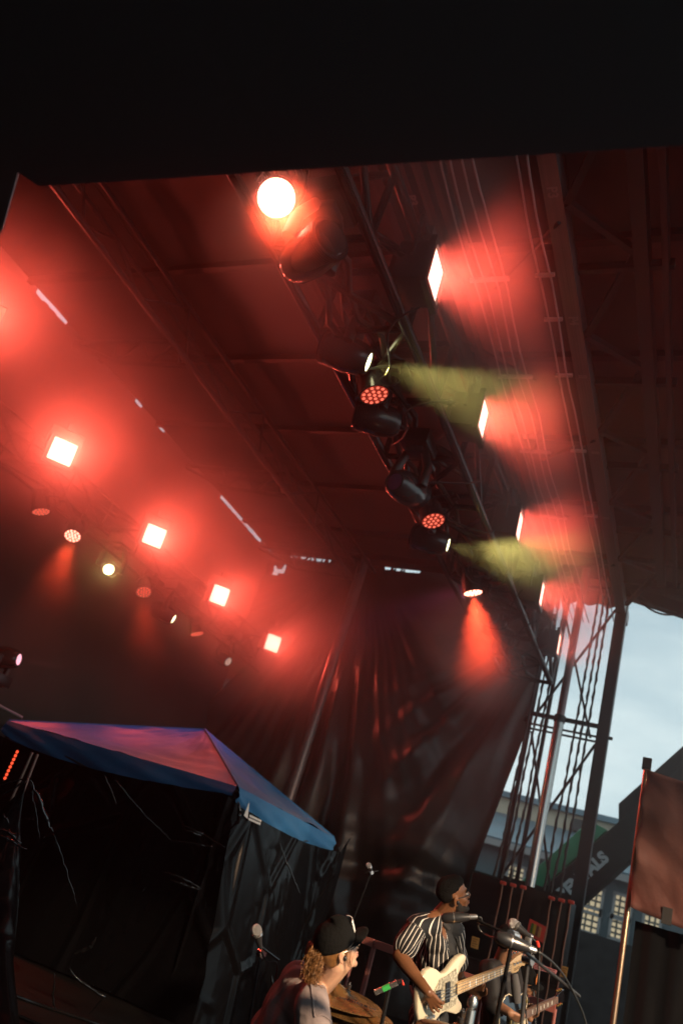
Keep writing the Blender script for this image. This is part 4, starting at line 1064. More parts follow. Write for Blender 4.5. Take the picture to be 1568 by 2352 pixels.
# e) far red-lit mic
ball_mic('red lit far microphone lying level at the right', A_(1197, 2191, 7.0), A_(1224, 2208, 6.8), .028, M_grille)
tp = A_(1222, 2208, 6.8); stand('stand of the red lit far microphone', A_(1217, 2150, 6.9), floor_under(tp, .35, .1), (A_(1198, 2192, 7), A_(1224, 2208, 6.8)), M_truss)
# f) pencil mic with green label
a, b = A_(861, 2280, 3.7), A_(912, 2257, 3.7)
t = thing('pencil_microphone', a, 'slim silver microphone with green tape above the cymbals', 'microphone')
MB().tube([a, b], .0125, 14).build('body', M_silver, t); MB().tube([a.lerp(b, .35), a.lerp(b, .68)], .0132, 14).build('label_tape', M_greenlab, t)
MB().tube([b, b + (b - a) * .22], .009, 10).build('plug', M_mic, t); MB().tube([A_(922, 2252, 3.7), A_(926, 2262, 3.7)], .006, 8).build('plug_ring', M_redtip, t)
tp = A_(893, 2272, 3.72); stand('small black stand under the silver pencil microphone', tp, floor_under(tp, .0, .1), None, M_truss, .01)

# ================================================================== cymbals and drums
M_cym = mat('cymbal_bronze', (.62, .33, .12), .28, metal=.85, var=.18, vscale=9, bump=.1, bscale=30)
def cymbal(label, c, R, tilt_axis, tilt, txt=None, group='bronze cymbals of the drum kit', lower=1):
    t = thing('cymbal', c, label, 'cymbal', group)
    Mr = Matrix.Rotation(tilt, 3, Vector(tilt_axis)); ax = Mr @ Vector((0, 0, 1))
    MB().lathe([(-.028, R), (-.026, R), (-.012, R * .6), (0, R * .25), (.018, R * .16), (.03, R * .04), (.027, R * .03), (-.004, R * .22), (-.029, R)], axis=ax, o=c, n=56).build('plate', M_cym, t, smooth=.9)
    MB().lathe([(.02, .004), (.085, .004)], axis=ax, o=c, n=8).build('rod', M_steel, t)
    MB().lathe([(.033, .016), (.048, .016), (.05, .006), (.06, .012), (.075, .012)], axis=ax, o=c, n=12).build('wing_nut', M_mic, t)
    return t, ax
camr = RM @ Vector((0, 0, 1))
cc = A_(772, 2272, 3.9)
tilt_ax = RM @ Vector((1, 0, 0))
t, ax = cymbal('upper bronze cymbal lit orange beside the drummer', cc, .245, tilt_ax, .12)
pq = cc + ax * .003; 
Mq = Matrix.Identity(3)
X_ = -(RM @ Vector((1, 0, 0))); X_ = (X_ - ax * X_.dot(ax)).normalized(); Mt_ = Matrix((X_, ax.cross(X_), ax)).transposed().to_4x4(); Mt_.translation = cc + X_ * -.11 + (ax.cross(X_)) * .1 - ax * .006
text_obj('lettering', 'MEDIUM', .05, Mt_, M_ink, t, .001)
cymbal('middle bronze cymbal just under the upper one beside the drummer', cc + Vector((.05, .03, -.035)), .255, tilt_ax, .10)
cymbal('lowest bronze cymbal of the three beside the drummer', cc + Vector((.06, .03, -.075)), .26, tilt_ax, .10)
rodt = thing('cymbal_stand', floor_under(cc), 'thin steel stand carrying the three cymbals', 'stand')
rod('tube', floor_under(cc), cc + Vector((0, 0, -.05)), .012, M_steel, rodt)
for k in range(3): rod('leg', floor_under(cc) + Vector((0, 0, .3)), floor_under(cc) + Vector((.28 * math.cos(k * 2.1), .28 * math.sin(k * 2.1), .01)), .01, M_steel, rodt)
c2_ = A_(1052, 2368, 3.2)
cymbal('brownish cymbal at the bottom edge in front of the bass', c2_, .17, tilt_ax, .16)
t = thing('cymbal_stand', floor_under(c2_), 'steel stand under the cymbal at the bottom edge', 'stand'); rod('tube', floor_under(c2_), c2_ + Vector((0, 0, -.03)), .012, M_steel, t)
t = thing('wing_bolt', A_(1075, 2345, 3.1), 'chrome wing bolt in front of the bass body', 'bolt')
MB().lathe([(0, .022), (.05, .02), (.055, .01), (.062, .02), (.08, .022), (.1, .012)], axis=(0, 0, 1), o=A_(1075, 2352, 3.1), n=14).build('bolt', M_steel, t)
for (c, R, h, lab) in ((A_(800, 2440, 3.6), .17, .3, 'dark drum below the cymbals beside the drummer'), (A_(950, 2470, 3.5), .2, .32, 'dark floor drum below the bass at the bottom edge')):
    t = thing('drum', c - Vector((0, 0, h)), lab, 'drum', 'drums of the kit')
    MB().lathe([(0, R), (-h, R)], o=c, n=32).build('shell', M_fix_red, t); MB().lathe([(.004, R - .004), (.0, R - .004)], o=c + Vector((0, 0, .003)), n=32).build('head', M_white, t)
    MB().lathe([(-.02, R + .008), (.012, R + .008)], o=c, n=32).build('hoop', M_steel, t)
    for k in range(3): rod('leg', c + Vector(((R + .02) * math.cos(k * 2.1), (R + .02) * math.sin(k * 2.1), -h * .5)), c + Vector(((R + .05) * math.cos(k * 2.1), (R + .05) * math.sin(k * 2.1), -c.z + .01)), .009, M_steel, t)
# ================================================================== people
def remesh(name, mb, voxel, smooth_it, m, parent, sm=True):
    """joined closed shapes fused into one continuous surface"""
    off = Vector(parent.location)
    me = D.meshes.new(name); me.from_pydata([tuple(p - off) for p in mb.v], [], mb.f)
    bm = bmesh.new(); bm.from_mesh(me); bmesh.ops.recalc_face_normals(bm, faces=bm.faces); bm.to_mesh(me); bm.free()
    o = D.objects.new(name + '_src', me); COL.objects.link(o)
    r = o.modifiers.new('r', 'REMESH'); r.mode = 'VOXEL'; r.voxel_size = voxel; r.use_smooth_shade = True
    if smooth_it:
        s = o.modifiers.new('s', 'SMOOTH'); s.factor = .5; s.iterations = smooth_it
    dg = bpy.context.evaluated_depsgraph_get()
    me2 = D.meshes.new_from_object(o.evaluated_get(dg)); me2.name = name
    COL.objects.unlink(o); D.objects.remove(o)
    q = D.objects.new(name, me2); COL.objects.link(q); q.parent = parent
    me2.materials.clear(); me2.materials.append(m)
    for p in me2.polygons: p.use_smooth = True
    return q
def cone(mb, a, ra, b, rb, n=14):
    """tapered limb with round ends"""
    a, b = Vector(a), Vector(b)
    mb.tube([a, b], [ra, rb], n); mb.ell(a, (ra, ra, ra), nu=n, nv=8); mb.ell(b, (rb, rb, rb), nu=n, nv=8)
def limb(mb, pts, rs):
    for i in range(len(pts) - 1): cone(mb, pts[i], rs[i], pts[i + 1], rs[i + 1])
def frame(f, up):
    f = Vector(f).normalized(); up = Vector(up); up = (up - f * up.dot(f)).normalized(); l = up.cross(f)
    return Matrix((f, l, up)).transposed()
def img(dx, dy, dz=0.0):
    """direction given by how it runs in view: right, down, away"""
    return RM @ Vector((dx, dy, dz))
def head_shapes(mb, c, F, neck_to, rn=.056, s=1.0):
    P = lambda x, y, z: c + F @ Vector((x, y, z)) * s
    E = lambda x, y, z, a, b, d, rot=None: mb.ell(P(x, y, z), (a * s, b * s, d * s), rot=(F @ rot if rot is not None else F), nu=22, nv=16)
    E(-.014, 0, .038, .094, .074, .082); E(.03, 0, -.015, .058, .060, .082); E(.034, 0, -.074, .048, .046, .034)
    E(.070, 0, -.100, .019, .022, .016); E(.076, 0, .024, .016, .044, .012); E(.045, .04, -.02, .03, .022, .026); E(.045, -.04, -.02, .03, .022, .026)
    cone(mb, P(.080, 0, .014), .009 * s, P(.104, 0, -.020), .0125 * s)
    E(.094, .012, -.026, .012, .009, .009); E(.094, -.012, -.026, .012, .009, .009)
    E(.085, 0, -.050, .012, .024, .008); E(.083, 0, -.065, .012, .021, .009)
    for sg in (-1, 1):
        rot = Matrix.Rotation(-.25 * sg, 3, 'Z')
        E(-.012, .078 * sg, -.004, .020, .008, .033, rot); E(-.006, .082 * sg, .012, .012, .006, .014, rot)
    limb(mb, [P(-.022, 0, -.05), Vector(neck_to)], [rn * s, rn * 1.12])
    return P
def eyes(P, F, parent, iris=(.05, .03, .02)):
    mw = mat('eye_white', (.6, .55, .52), .2); mi = mat('eye_iris', iris, .1)
    for sg in (-1, 1):
        e = MB().ell(P(.079, .031 * sg, .004), (.011, .0125, .0085), rot=F, nu=12, nv=8).build('eye', mw, parent)
        i = MB().ell(P(.0865, .031 * sg, .004), (.004, .0055, .0058), rot=F, nu=10, nv=6).build('iris', mi, e, local=True)
        i.data.transform(Matrix.Translation(-Vector(parent.location)))
def hand(mb, w_, d, n, spread=1.0, curl=.5, s=1.0, thumb=1, curls=None):
    """w_ wrist, d pointing direction, n palm normal (the fingers close towards it)"""
    d = Vector(d).normalized(); n = Vector(n); n = (n - d * n.dot(d)).normalized(); t = d.cross(n) * thumb
    w_ = Vector(w_)
    for k in range(4):
        o = t * (.030 - .020 * k) * s
        cone(mb, w_ + d * .015 * s + o * .6, .015 * s, w_ + d * (.085 - .006 * abs(k - 1)) * s + o, .0125 * s, 10)
    for k, L in enumerate((.072, .080, .075, .058)):
        L *= s; c = (curls[k] if curls else curl)
        o = t * (.032 - .0215 * k) * s * (1 + .15 * spread)
        p = w_ + d * (.088 - .006 * abs(k - 1)) * s + o
        ang = 0; r = .0095 * s
        for q, fr in enumerate((.45, .32, .23)):
            ang += c * (.55 + .45 * q)
            v = (d + t * .10 * spread * (1.2 - .8 * k)).normalized() * math.cos(ang) + n * math.sin(ang)
            p2 = p + v * L * fr
            cone(mb, p, r, p2, r * .9, 10); p = p2; r *= .9
    p = w_ + d * .02 * s + t * .026 * s
    p2 = p + (d * .6 + t * .75 + n * .35).normalized() * .045 * s; p3 = p2 + (d * .85 + t * .25 + n * .5).normalized() * .034 * s; p4 = p3 + (d * .9 + n * .55).normalized() * .022 * s
    limb(mb, [p, p2, p3, p4], [.015 * s, .0125 * s, .011 * s, .0095 * s])
def skin(name, c, rough=.42, ramp=.18):
    m = mat(name, c, rough, spec=.45, var=ramp, vscale=14, bump=.06, bscale=120)
    b = m.node_tree.nodes['Principled BSDF']
    b.inputs['Subsurface Weight'].default_value = .08; b.inputs['Subsurface Radius'].default_value = (.012, .004, .002); b.inputs['Subsurface Scale'].default_value = .5
    return m
def shell(mb_fn, *a): m_ = MB(); mb_fn(m_, *a); return m_
M_hairdk = mat('hair_black', (.005, .0042, .004), .8, spec=.2, bump=.9, bscale=160)
M_denim = mat('jeans', (.02, .025, .04), .8, bump=.2, bscale=90)
M_shoe = mat('shoe', (.03, .03, .03), .6)
M_glass = mat('spectacle_frame', (.02, .015, .015), .25)
M_tee = mat('tee_black', (.022, .021, .021), .8, bump=.2, bscale=30)
def legs_standing(parent, hip, f, m=M_denim, bend=0.0):
    f = Vector(f); l = Vector((0, 0, 1)).cross(f).normalized(); t = MB(); sh = MB()
    for sg in (-1, 1):
        h = hip + l * .09 * sg; k = Vector((h.x, h.y, 0)) + f * (.05 + bend) + l * .02 * sg + Vector((0, 0, .50)); a = Vector((h.x, h.y, .09)) + l * .04 * sg - f * .01
        limb(t, [h, k, a], [.095, .068, .055]); sh.ell(a + f * .07 - Vector((0, 0, .045)), (.14, .05, .045), rot=frame(f, (0, 0, 1)), nu=14, nv=8)
    t.ell(hip, (.12, .16, .13), rot=frame(f, (0, 0, 1)))
    remesh('trousers', t, .012, 3, m, parent); remesh('shoes', sh, .01, 2, M_shoe, parent)
def legs_seated(parent, hip, f, m=M_denim, seat=.5):
    f = Vector(f); l = Vector((0, 0, 1)).cross(f).normalized(); t = MB(); sh = MB()
    for sg in (-1, 1):
        h = hip + l * .09 * sg; k = hip + f * .42 + l * .2 * sg; k.z = max(.48, hip.z - .05); a = Vector((k.x, k.y, .09)) + f * .06
        limb(t, [h, k, a], [.095, .07, .055]); sh.ell(a + f * .07 - Vector((0, 0, .045)), (.14, .05, .045), rot=frame(f, (0, 0, 1)), nu=14, nv=8)
    t.ell(hip, (.13, .17, .12), rot=frame(f, (0, 0, 1)))
    remesh('trousers', t, .012, 3, m, parent); remesh('shoes', sh, .01, 2, M_shoe, parent)
def torso_shapes(mb, pel, nb, f, sc=1.0, grow=0.0):
    up = (nb - pel); H = up.length; F = frame(f, up) if abs(Vector(f).dot(up.normalized())) < .95 else frame(f, (0, 0, 1))
    U = up.normalized(); Fm = Matrix((F.col[1].cross(U), F.col[1], U)).transposed()
    q = lambda t, x=0: pel + up * t + Fm.col[0] * x
    g = grow
    mb.ell(q(.03), (.115 * sc + g, .165 * sc + g, .12 + g), rot=Fm, nu=24, nv=16)
    mb.ell(q(.34), (.105 * sc + g, .148 * sc + g, .19 + g), rot=Fm, nu=24, nv=16)
    mb.ell(q(.66, .008), (.115 * sc + g, .168 * sc + g, .17 + g), rot=Fm, nu=24, nv=16)
    mb.ell(q(.86, -.012), (.085 * sc + g, .165 * sc + g, .075 + g), rot=Fm, nu=24, nv=16)
    return Fm, q

# ---------------------------------------------------------------- bassist
SK1 = skin('skin_deep_brown', (.20, .085, .040))
hd = A_(1041, 2056, 5.0)
bs = thing('person', Vector((hd.x - .02, hd.y, 0)), 'bearded man in glasses and black shirt with white stripes playing a cream bass', 'person', 'band members')
F1 = frame(img(.97, -.10, .22), img(-.12, -.99, 0))
NB = A_(1009, 2108, 5.02); PEL = A_(985, 2345, 5.0)
f1 = Vector(img(1, -.1, .12)); f1.z = 0; f1.normalize()
SR, SL = A_(958, 2128, 4.84), A_(1040, 2127, 5.18)
ER, WR = A_(917, 2196, 4.72), A_(983, 2279, 4.50)
EL, WL = A_(1052, 2250, 5.28), A_(1096, 2287, 5.14)
body = MB()
P1 = head_shapes(body, hd, F1, NB, .054)
Fm1, q1 = torso_shapes(body, PEL, NB, f1, .92)
for S_ in (SR, SL): cone(body, NB + (S_ - NB) * .15, .055, S_, .05)
limb(body, [SR, ER, ER.lerp(WR, .25), WR], [.052, .042, .045, .027]); limb(body, [SL, EL, EL.lerp(WL, .3), WL], [.052, .042, .044, .027])
hand(body, WR, img(.50, .86, -.02), img(.15, -.1, .95), .8, .5, .98, thumb=-1, curls=(.35, .45, .5, .62))
hand(body, WL, img(.18, -.95, .05), img(-.55, -.2, -.8), .5, .95, .95, thumb=1)
remesh('body', body, .0052, 2, SK1, bs)
# hair: close-cropped cap of hair with flat top, beard, brows, lips
hr = MB(); EH = lambda mb, F, P, x, y, z, a, b, d: mb.ell(P(x, y, z), (a, b, d), rot=F, nu=22, nv=14)
EH(hr, F1, P1, -.020, 0, .055, .088, .074, .070); EH(hr, F1, P1, .006, 0, .082, .070, .060, .042); EH(hr, F1, P1, -.05, 0, .03, .064, .0765, .06)
remesh('hair', hr, .006, 1, M_hairdk, bs)
br = MB(); EH(br, F1, P1, .040, 0, -.088, .047, .051, .028); EH(br, F1, P1, .074, 0, -.100, .020, .025, .020)
for sg in (-1, 1): EH(br, F1, P1, .012, .049 * sg, -.055, .022, .012, .045); EH(br, F1, P1, .035, .047 * sg, -.075, .03, .010, .022)
EH(br, F1, P1, .092, 0, -.041, .006, .024, .005)
remesh('beard', br, .005, 1, mat('beard_black', (.016, .011, .009), .75, bump=.6, bscale=200), bs)
lp_ = MB(); EH(lp_, F1, P1, .094, 0, -.051, .006, .019, .005); EH(lp_, F1, P1, .092, 0, -.062, .007, .018, .006); lp_.build('lips', skin('lip_brown', (.24, .08, .06)), bs)
for sg in (-1, 1): MB().tube([P1(.083, .018 * sg, .027), P1(.083, .035 * sg, .031), P1(.072, .05 * sg, .026)], .0042, 8).build('eyebrow', M_hairdk, bs)
eyes(P1, F1, bs)
def glasses(P, F, parent, m, zc=.004, w_=.024, h_=.019):
    g_ = MB()
    for sg in (-1, 1):
        ring = [P(.096 - .006 * abs(math.cos(a)), .032 * sg + w_ * math.cos(a), zc + h_ * math.sin(a)) for a in [i * math.pi / 10 for i in range(21)]]
        g_.tube(ring, .0022, 6, cap=False)
        g_.tube([P(.090, .056 * sg, zc + .008), P(.05, .077 * sg, zc + .01), P(-.015, .08 * sg, zc + .012)], .0026, 6)
    g_.tube([P(.098, -.009, zc + .004), P(.101, 0, zc + .007), P(.098, .009, zc + .004)], .0022, 6)
    g_.build('glasses', m, parent)
glasses(P1, F1, bs, M_glass)
MB().ell(P1(-.004, -.086, -.008), (.011, .009, .013), rot=F1, nu=10, nv=8).build('earpiece', M_mic, bs)
# shirt
sh = MB(); torso_shapes(sh, PEL + Vector((0, 0, -.02)), NB + (NB - PEL) * -.035, f1, .95, .016)
for S_, E__ in ((SR, ER), (SL, EL)):
    cone(sh, NB + (S_ - NB) * .3 - Vector((0, 0, .025)), .07, S_, .068); limb(sh, [S_, S_.lerp(E__, .66)], [.068, .074])
M_str = mat('striped_shirt', (.012, .011, .012), .75)
so = remesh('shirt', sh, .0075, 4, M_str, bs)
def stripes(o, parent, arms, NB, PEL, f, spacing, fold=.006):
    me = o.data; off = Vector(parent.location); n = len(me.vertices)
    at_ = me.attributes.new('stripe', 'FLOAT', 'POINT'); vals = np.zeros(n, dtype=np.float32)
    U = (NB - PEL).normalized(); f_ = (f - U * f.dot(U)).normalized(); l = U.cross(f_)
    front = np.zeros(n, dtype=bool)
    cos_ = np.zeros(n * 3); me.vertices.foreach_get('co', cos_); nrs = np.zeros(n * 3); me.vertices.foreach_get('normal', nrs)
    cos_ = cos_.reshape(-1, 3); nrs = nrs.reshape(-1, 3); new = cos_.copy()
    for vi in range(n):
        p = Vector(cos_[vi]) + off
        best = None
        for S_, E__, side in arms:
            d = (E__ - S_).normalized(); tt = (p - S_).dot(d); rr = (p - S_ - d * tt).length
            if tt > .015 and rr < .12 and (p - PEL - U * (p - PEL).dot(U)).dot(l) * side > .12: best = (S_, d, side)
        if best:
            S_, d, side = best; r_ = p - S_ - d * (p - S_).dot(d); a1 = (f_ - d * f_.dot(d)).normalized(); a2 = d.cross(a1)
            vals[vi] = math.atan2(r_.dot(a2), r_.dot(a1)) * .075 + .2
        else:
            r_ = p - PEL - U * (p - PEL).dot(U); ang = math.atan2(r_.dot(l), r_.dot(f_)); vals[vi] = ang * .155 + .010 * mn.noise(p * 5)
            front[vi] = (-1.08 < ang < .75)
        # soft cloth folds
        z = (p - PEL).dot(U)
        new[vi] += nrs[vi] * (fold * math.sin(z * 26 + vals[vi] * 60 + 2 * mn.noise(p * 4)) + fold * .8 * mn.noise(p * 9))
    at_.data.foreach_set('value', vals); me.vertices.foreach_set('co', new.ravel()); me.update()
    return front
fr_ = stripes(so, bs, ((SR, ER, -1), (SL, EL, 1)), NB, PEL, f1, .03)
so.data.materials.append(M_tee)
for p_ in so.data.polygons:
    if all(fr_[i] for i in p_.vertices): p_.material_index = 1
nt = M_str.node_tree; bsdf = nt.nodes['Principled BSDF']
an = nt.nodes.new('ShaderNodeAttribute'); an.attribute_name = 'stripe'
m1 = nt.nodes.new('ShaderNodeMath'); m1.operation = 'MULTIPLY'; m1.inputs[1].default_value = 1 / .027
m2 = nt.nodes.new('ShaderNodeMath'); m2.operation = 'FRACT'; m3 = nt.nodes.new('ShaderNodeMath'); m3.operation = 'LESS_THAN'; m3.inputs[1].default_value = .17
mxs = nt.nodes.new('ShaderNodeMix'); mxs.data_type = 'RGBA'; mxs.inputs[6].default_value = (.010, .010, .011, 1); mxs.inputs[7].default_value = (.72, .66, .6, 1)
nt.links.new(an.outputs['Fac'], m1.inputs[0]); nt.links.new(m1.outputs[0], m2.inputs[0]); nt.links.new(m2.outputs[0], m3.inputs[0]); nt.links.new(m3.outputs[0], mxs.inputs[0]); nt.links.new(mxs.outputs[2], bsdf.inputs['Base Color'])
# collar
cl = MB()
for sg in (-1, 1):
    cl.tube([NB + Fm1.col[0] * -.055 + Fm1.col[2] * .02, NB + Fm1.col[1] * .05 * sg + Fm1.col[2] * .012, NB + Fm1.col[0] * .06 + Fm1.col[1] * .05 * sg - Fm1.col[2] * .04], [.012, .014, .016], 8)
cl.build('collar', M_black_cloth, bs)
legs_standing(bs, PEL + Vector((0, 0, -.06)), f1)

# cream bass guitar
def tip_depth(A, px, py, L, d0, d1):
    best = min((abs((at(px, py, d=d0 + (d1 - d0) * k / 400) - A).length - L), d0 + (d1 - d0) * k / 400) for k in range(401)); return best[1]
BA = A_(953, 2301, 4.52); BB = A_(1198, 2203, tip_depth(BA, 1198, 2203, 1.15, 4.6, 5.8))
print('bass', BA, BB, (BB - BA).length)
def instrument(name, label, A, B, vdir, outline, nk0, nk1, head_poly, m_body, m_neck, m_board, pick, binding=None, thick=.042, L=1.15, wid=(.061, .042)):
    u = (B - A).normalized(); v = Vector(vdir); v = (v - u * v.dot(u)).normalized(); n = u.cross(v)
    if n.dot(CAM - A) < 0: n = -n
    M = Matrix((u, v, n)).transposed().to_4x4(); M.translation = A
    t = thing(name, A, label, 'guitar')
    MB().prism(outline, thick, M).build('body', m_body, t, bevel=.009, smooth=.9)
    if binding:
        MB().tube([M @ Vector((x, y, thick / 2 - .004)) for x, y in outline + [outline[0]]], .0045, 6).build('binding', binding, t)
    if pick:
        Mp = M @ Matrix.Translation((0, 0, thick / 2 + .003)); MB().prism(pick[0], .004, Mp).build('pickguard', pick[1], t)
    w0, w1 = wid
    MB().prism([(nk0 - .02, -w0 / 2), (nk1, -w1 / 2), (nk1, w1 / 2), (nk0 - .02, w0 / 2)], .022, M @ Matrix.Translation((0, 0, thick / 2 + .004))).build('neck', m_neck, t, bevel=.004)
    MB().prism([(nk0 - .03, -w0 / 2), (nk1, -w1 / 2), (nk1, w1 / 2), (nk0 - .03, w0 / 2)], .006, M @ Matrix.Translation((0, 0, thick / 2 + .0185))).build('fretboard', m_board, t)
    zf = thick / 2 + .022
    scale = (nk1 - .10) * 1.0; sl = nk1 - .12
    for k in range(1, 21):
        x = nk1 - sl * (1 - 2 ** (-k / 12))
        if x < nk0: break
        w_ = (w1 + (w0 - w1) * (nk1 - x) / (nk1 - nk0)) / 2
        rod('fret', M @ Vector((x, -w_, zf)), M @ Vector((x, w_, zf)), .0011, M_fret, t)
        if k in (3, 5, 7, 9, 12, 15): MB().prism([(x + .008, -w_ * .55), (x + .02, -w_ * .55), (x + .02, w_ * .55), (x + .008, w_ * .55)], .001, M @ Matrix.Translation((0, 0, zf))).build('inlay', M_inlay, t)
    MB().prism(head_poly, .014, M @ Matrix.Translation((0, 0, thick / 2 + .002))).build('headstock', m_neck if not binding else m_body, t, bevel=.002)
    return t, M, zf
M_fret = mat('fret_wire', (.30, .24, .15), .3, metal=.8); M_inlay = mat('inlay_pearl', (.8, .76, .68), .3)
M_cream = mat('cream_lacquer', (.76, .66, .48), .18, spec=.6, coat=.6); M_maple = mat('maple', (.62, .42, .22), .32, var=.08, vscale=20, coat=.3)
M_pearl = mat('pearl_guard', (.42, .38, .28), .25, var=.6, vscale=60, coat=.4)
bass_out = [(0, .0), (.006, .06), (.03, .12), (.075, .155), (.125, .16), (.175, .14), (.215, .112), (.255, .104), (.295, .116), (.34, .142), (.39, .165), (.44, .172), (.468, .16), (.474, .138), (.455, .115), (.42, .095), (.39, .065), (.385, .033), (.385, -.033), (.39, -.055), (.405, -.075), (.43, -.10), (.438, -.125), (.42, -.148), (.375, -.15), (.325, -.13), (.27, -.11), (.22, -.114), (.17, -.14), (.11, -.162), (.055, -.15), (.018, -.105), (.003, -.05)]
hs = [(.945, -.022), (.955, -.028), (.985, -.045), (1.03, -.05), (1.06, -.046), (1.075, -.03), (1.10, -.022), (1.13, -.03), (1.15, -.02), (1.155, .01), (1.14, .04), (1.10, .052), (1.04, .046), (.99, .034), (.955, .026), (.945, .022)]
pg = [(.15, .03), (.2, .085), (.27, .09), (.36, .11), (.38, .04), (.38, -.04), (.36, -.09), (.29, -.1), (.2, -.09), (.14, -.04)]
bg_, MB_, zf_ = instrument('bass_guitar', 'cream bass guitar with pearl guard and pale maple neck held by the bassist', BA, BB, img(-.15, -1, 0), bass_out, .385, .95, hs, M_cream, M_maple, M_maple, (pg, M_pearl))
MB().box(Vector((.09, 0, .021 + .01)), (.05, .085, .018)).build('bridge', M_silver, bg_, local=True).data.transform(Matrix.Translation(-Vector(bg_.location)) @ MB_)
for k in range(4):
    y = -.028 + .0187 * k
    rod('string', MB_ @ Vector((.09, y, .045)), MB_ @ Vector((.95, y * .66, zf_ + .003)), .0013, M_silver, bg_)
    rod('tuner_post', MB_ @ Vector((.99 + .036 * k, .012, .02)), MB_ @ Vector((.99 + .036 * k, .012, .046)), .008, M_silver, bg_)
    MB().ell(MB_ @ Vector((.985 + .036 * k, .068, .018)), (.012, .014, .006), nu=10, nv=6).build('tuner_key', M_silver, bg_)
for (x, y) in ((.27, .024), (.27, -.024), (.18, .0)): MB().prism([(x - .02, y - .03), (x + .02, y - .03), (x + .02, y + .03), (x - .02, y + .03)], .012, MB_ @ Matrix.Translation((0, 0, .03))).build('pickup', M_mic, bg_)
for k in range(3): MB().lathe([(0, .012), (.018, .011)], axis=MB_.col[2][:3], o=MB_ @ Vector((.13 - .03 * k, -.095, .022)), n=12).build('knob', M_silver, bg_)
text_obj('lettering', 'mini 51 Bass' if False else 'Jazz Bass', .022, MB_ @ Matrix.Translation((1.075, -.0, .0305)), M_ink, bg_, .0005) if False else None
for k in range(2): rod('print_line', MB_ @ Vector((1.0, -.022 - .009 * k, .0325)), MB_ @ Vector((1.07, -.018 - .009 * k, .0325)), (.0022, .0005), M_ink, bg_)
# strap over his shoulder
stt = MB(); pth = [MB_ @ Vector((.46, .15, .0)), NB + Fm1.col[0] * .13 + Fm1.col[1] * .09 - Fm1.col[2] * .16, NB + Fm1.col[1] * .08 + Fm1.col[2] * .005, NB - Fm1.col[0] * .12 - Fm1.col[2] * .12, PEL - Fm1.col[0] * .14 + Fm1.col[2] * .2, MB_ @ Vector((.005, 0, 0))]
bst = thing('guitar_strap', pth[2], 'black strap holding the cream bass over the shoulder of the bassist', 'strap')
stt.tube(pth, .012, 6).build('webbing', M_black_cloth, bst)

# ---------------------------------------------------------------- drummer
SK2 = skin('skin_fair', (.62, .36, .24))
hd2 = A_(775, 2178, 3.75)
dr = thing('person', Vector((hd2.x - .15, hd2.y - .05, 0)), 'drummer in black cap and washed grey T-shirt with curly ponytail, nearest of the band', 'person', 'band members')
F2 = frame(img(.90, -.14, .40), img(-.15, -.985, 0))
NB2 = A_(728, 2253, 3.82); PEL2 = A_(585, 2480, 3.85)
f2 = Vector(img(.9, -.1, .4)); f2.z = 0; f2.normalize()
SR2, SL2 = A_(715, 2312, 3.58), A_(752, 2292, 3.98)
ER2, WR2 = A_(730, 2440, 3.55), A_(830, 2440, 3.7)
EL2, WL2 = A_(815, 2400, 4.0), A_(880, 2400, 4.1)
b2 = MB(); P2 = head_shapes(b2, hd2, F2, NB2, .057, .99)
limb(b2, [P2(-.02, 0, -.06), NB2 + (NB2 - PEL2).normalized() * -.03], [.055, .075]); limb(b2, [P2(.02, 0, -.075), NB2 + f2 * .03], [.045, .06])
torso_shapes(b2, PEL2, NB2, f2, .95)
for S_ in (SR2, SL2): cone(b2, NB2, .055, S_, .05)
limb(b2, [SR2, ER2, WR2], [.05, .042, .027]); limb(b2, [SL2, EL2, WL2], [.05, .042, .027])
hand(b2, WR2, img(.9, .2, .3), img(0, 1, 0), .5, .9, .95); hand(b2, WL2, img(.9, .2, .3), img(0, 1, 0), .5, .9, .95)
remesh('body', b2, .0052, 2, SK2, dr)
ts = MB(); Fm2, q2 = torso_shapes(ts, PEL2, NB2 + (NB2 - PEL2) * -.05, f2, 1.12, .035)
for S_, E__ in ((SR2, ER2), (SL2, EL2)): cone(ts, NB2 + (S_ - NB2) * .3 - Vector((0, 0, .03)), .07, S_, .082); limb(ts, [S_, S_.lerp(E__, .75)], [.08, .098])
M_ts = mat('washed_tee', (.27, .21, .205), .85, var=.14, vscale=5, bump=.35, bscale=16, sheen=.15)
to = remesh('t_shirt', ts, .0085, 6, M_ts, dr)
stripes(to, dr, (), NB2, PEL2, f2, .03, .0035)
sm_ = MB(); pts = []
for i in range(12):
    s = i / 11; pts.append((NB2 + Fm2.col[1] * -.075 + Fm2.col[2] * .0).lerp(SR2 + img(.02, .012, -.078), s) + img(.0, -.05, -.035) * math.sin(math.pi * s))
def snap(o, parent, pts, d):
    """drop points onto a finished surface along d"""
    out_ = []; inv = Vector(parent.location)
    for p in pts:
        ok, loc, nrm, idx = o.ray_cast(p - inv - d * .3, d)
        out_.append((loc + nrm * .002 + inv) if ok else p)
    return out_
bpy.context.view_layer.update()
vd = (SR2 - CAM).normalized()
a_, b_ = A_(713, 2252, 3.7), A_(722, 2334, 3.6)
sp = snap(to, dr, [A_(712 + 10 * i / 13, 2250 + 84 * i / 13 , 3.7) for i in range(14)], vd)
MB().tube(sp, .0045, 6).build('shoulder_seam', M_ts, dr)
sp = snap(to, dr, [A_(722 + 36 * i / 10, 2334 - 6 * math.sin(i / 10 * 3.1) + 12 * (i / 10) ** 2, 3.7) for i in range(11)], vd)
MB().tube(sp, .004, 6).build('sleeve_seam', M_ts, dr)
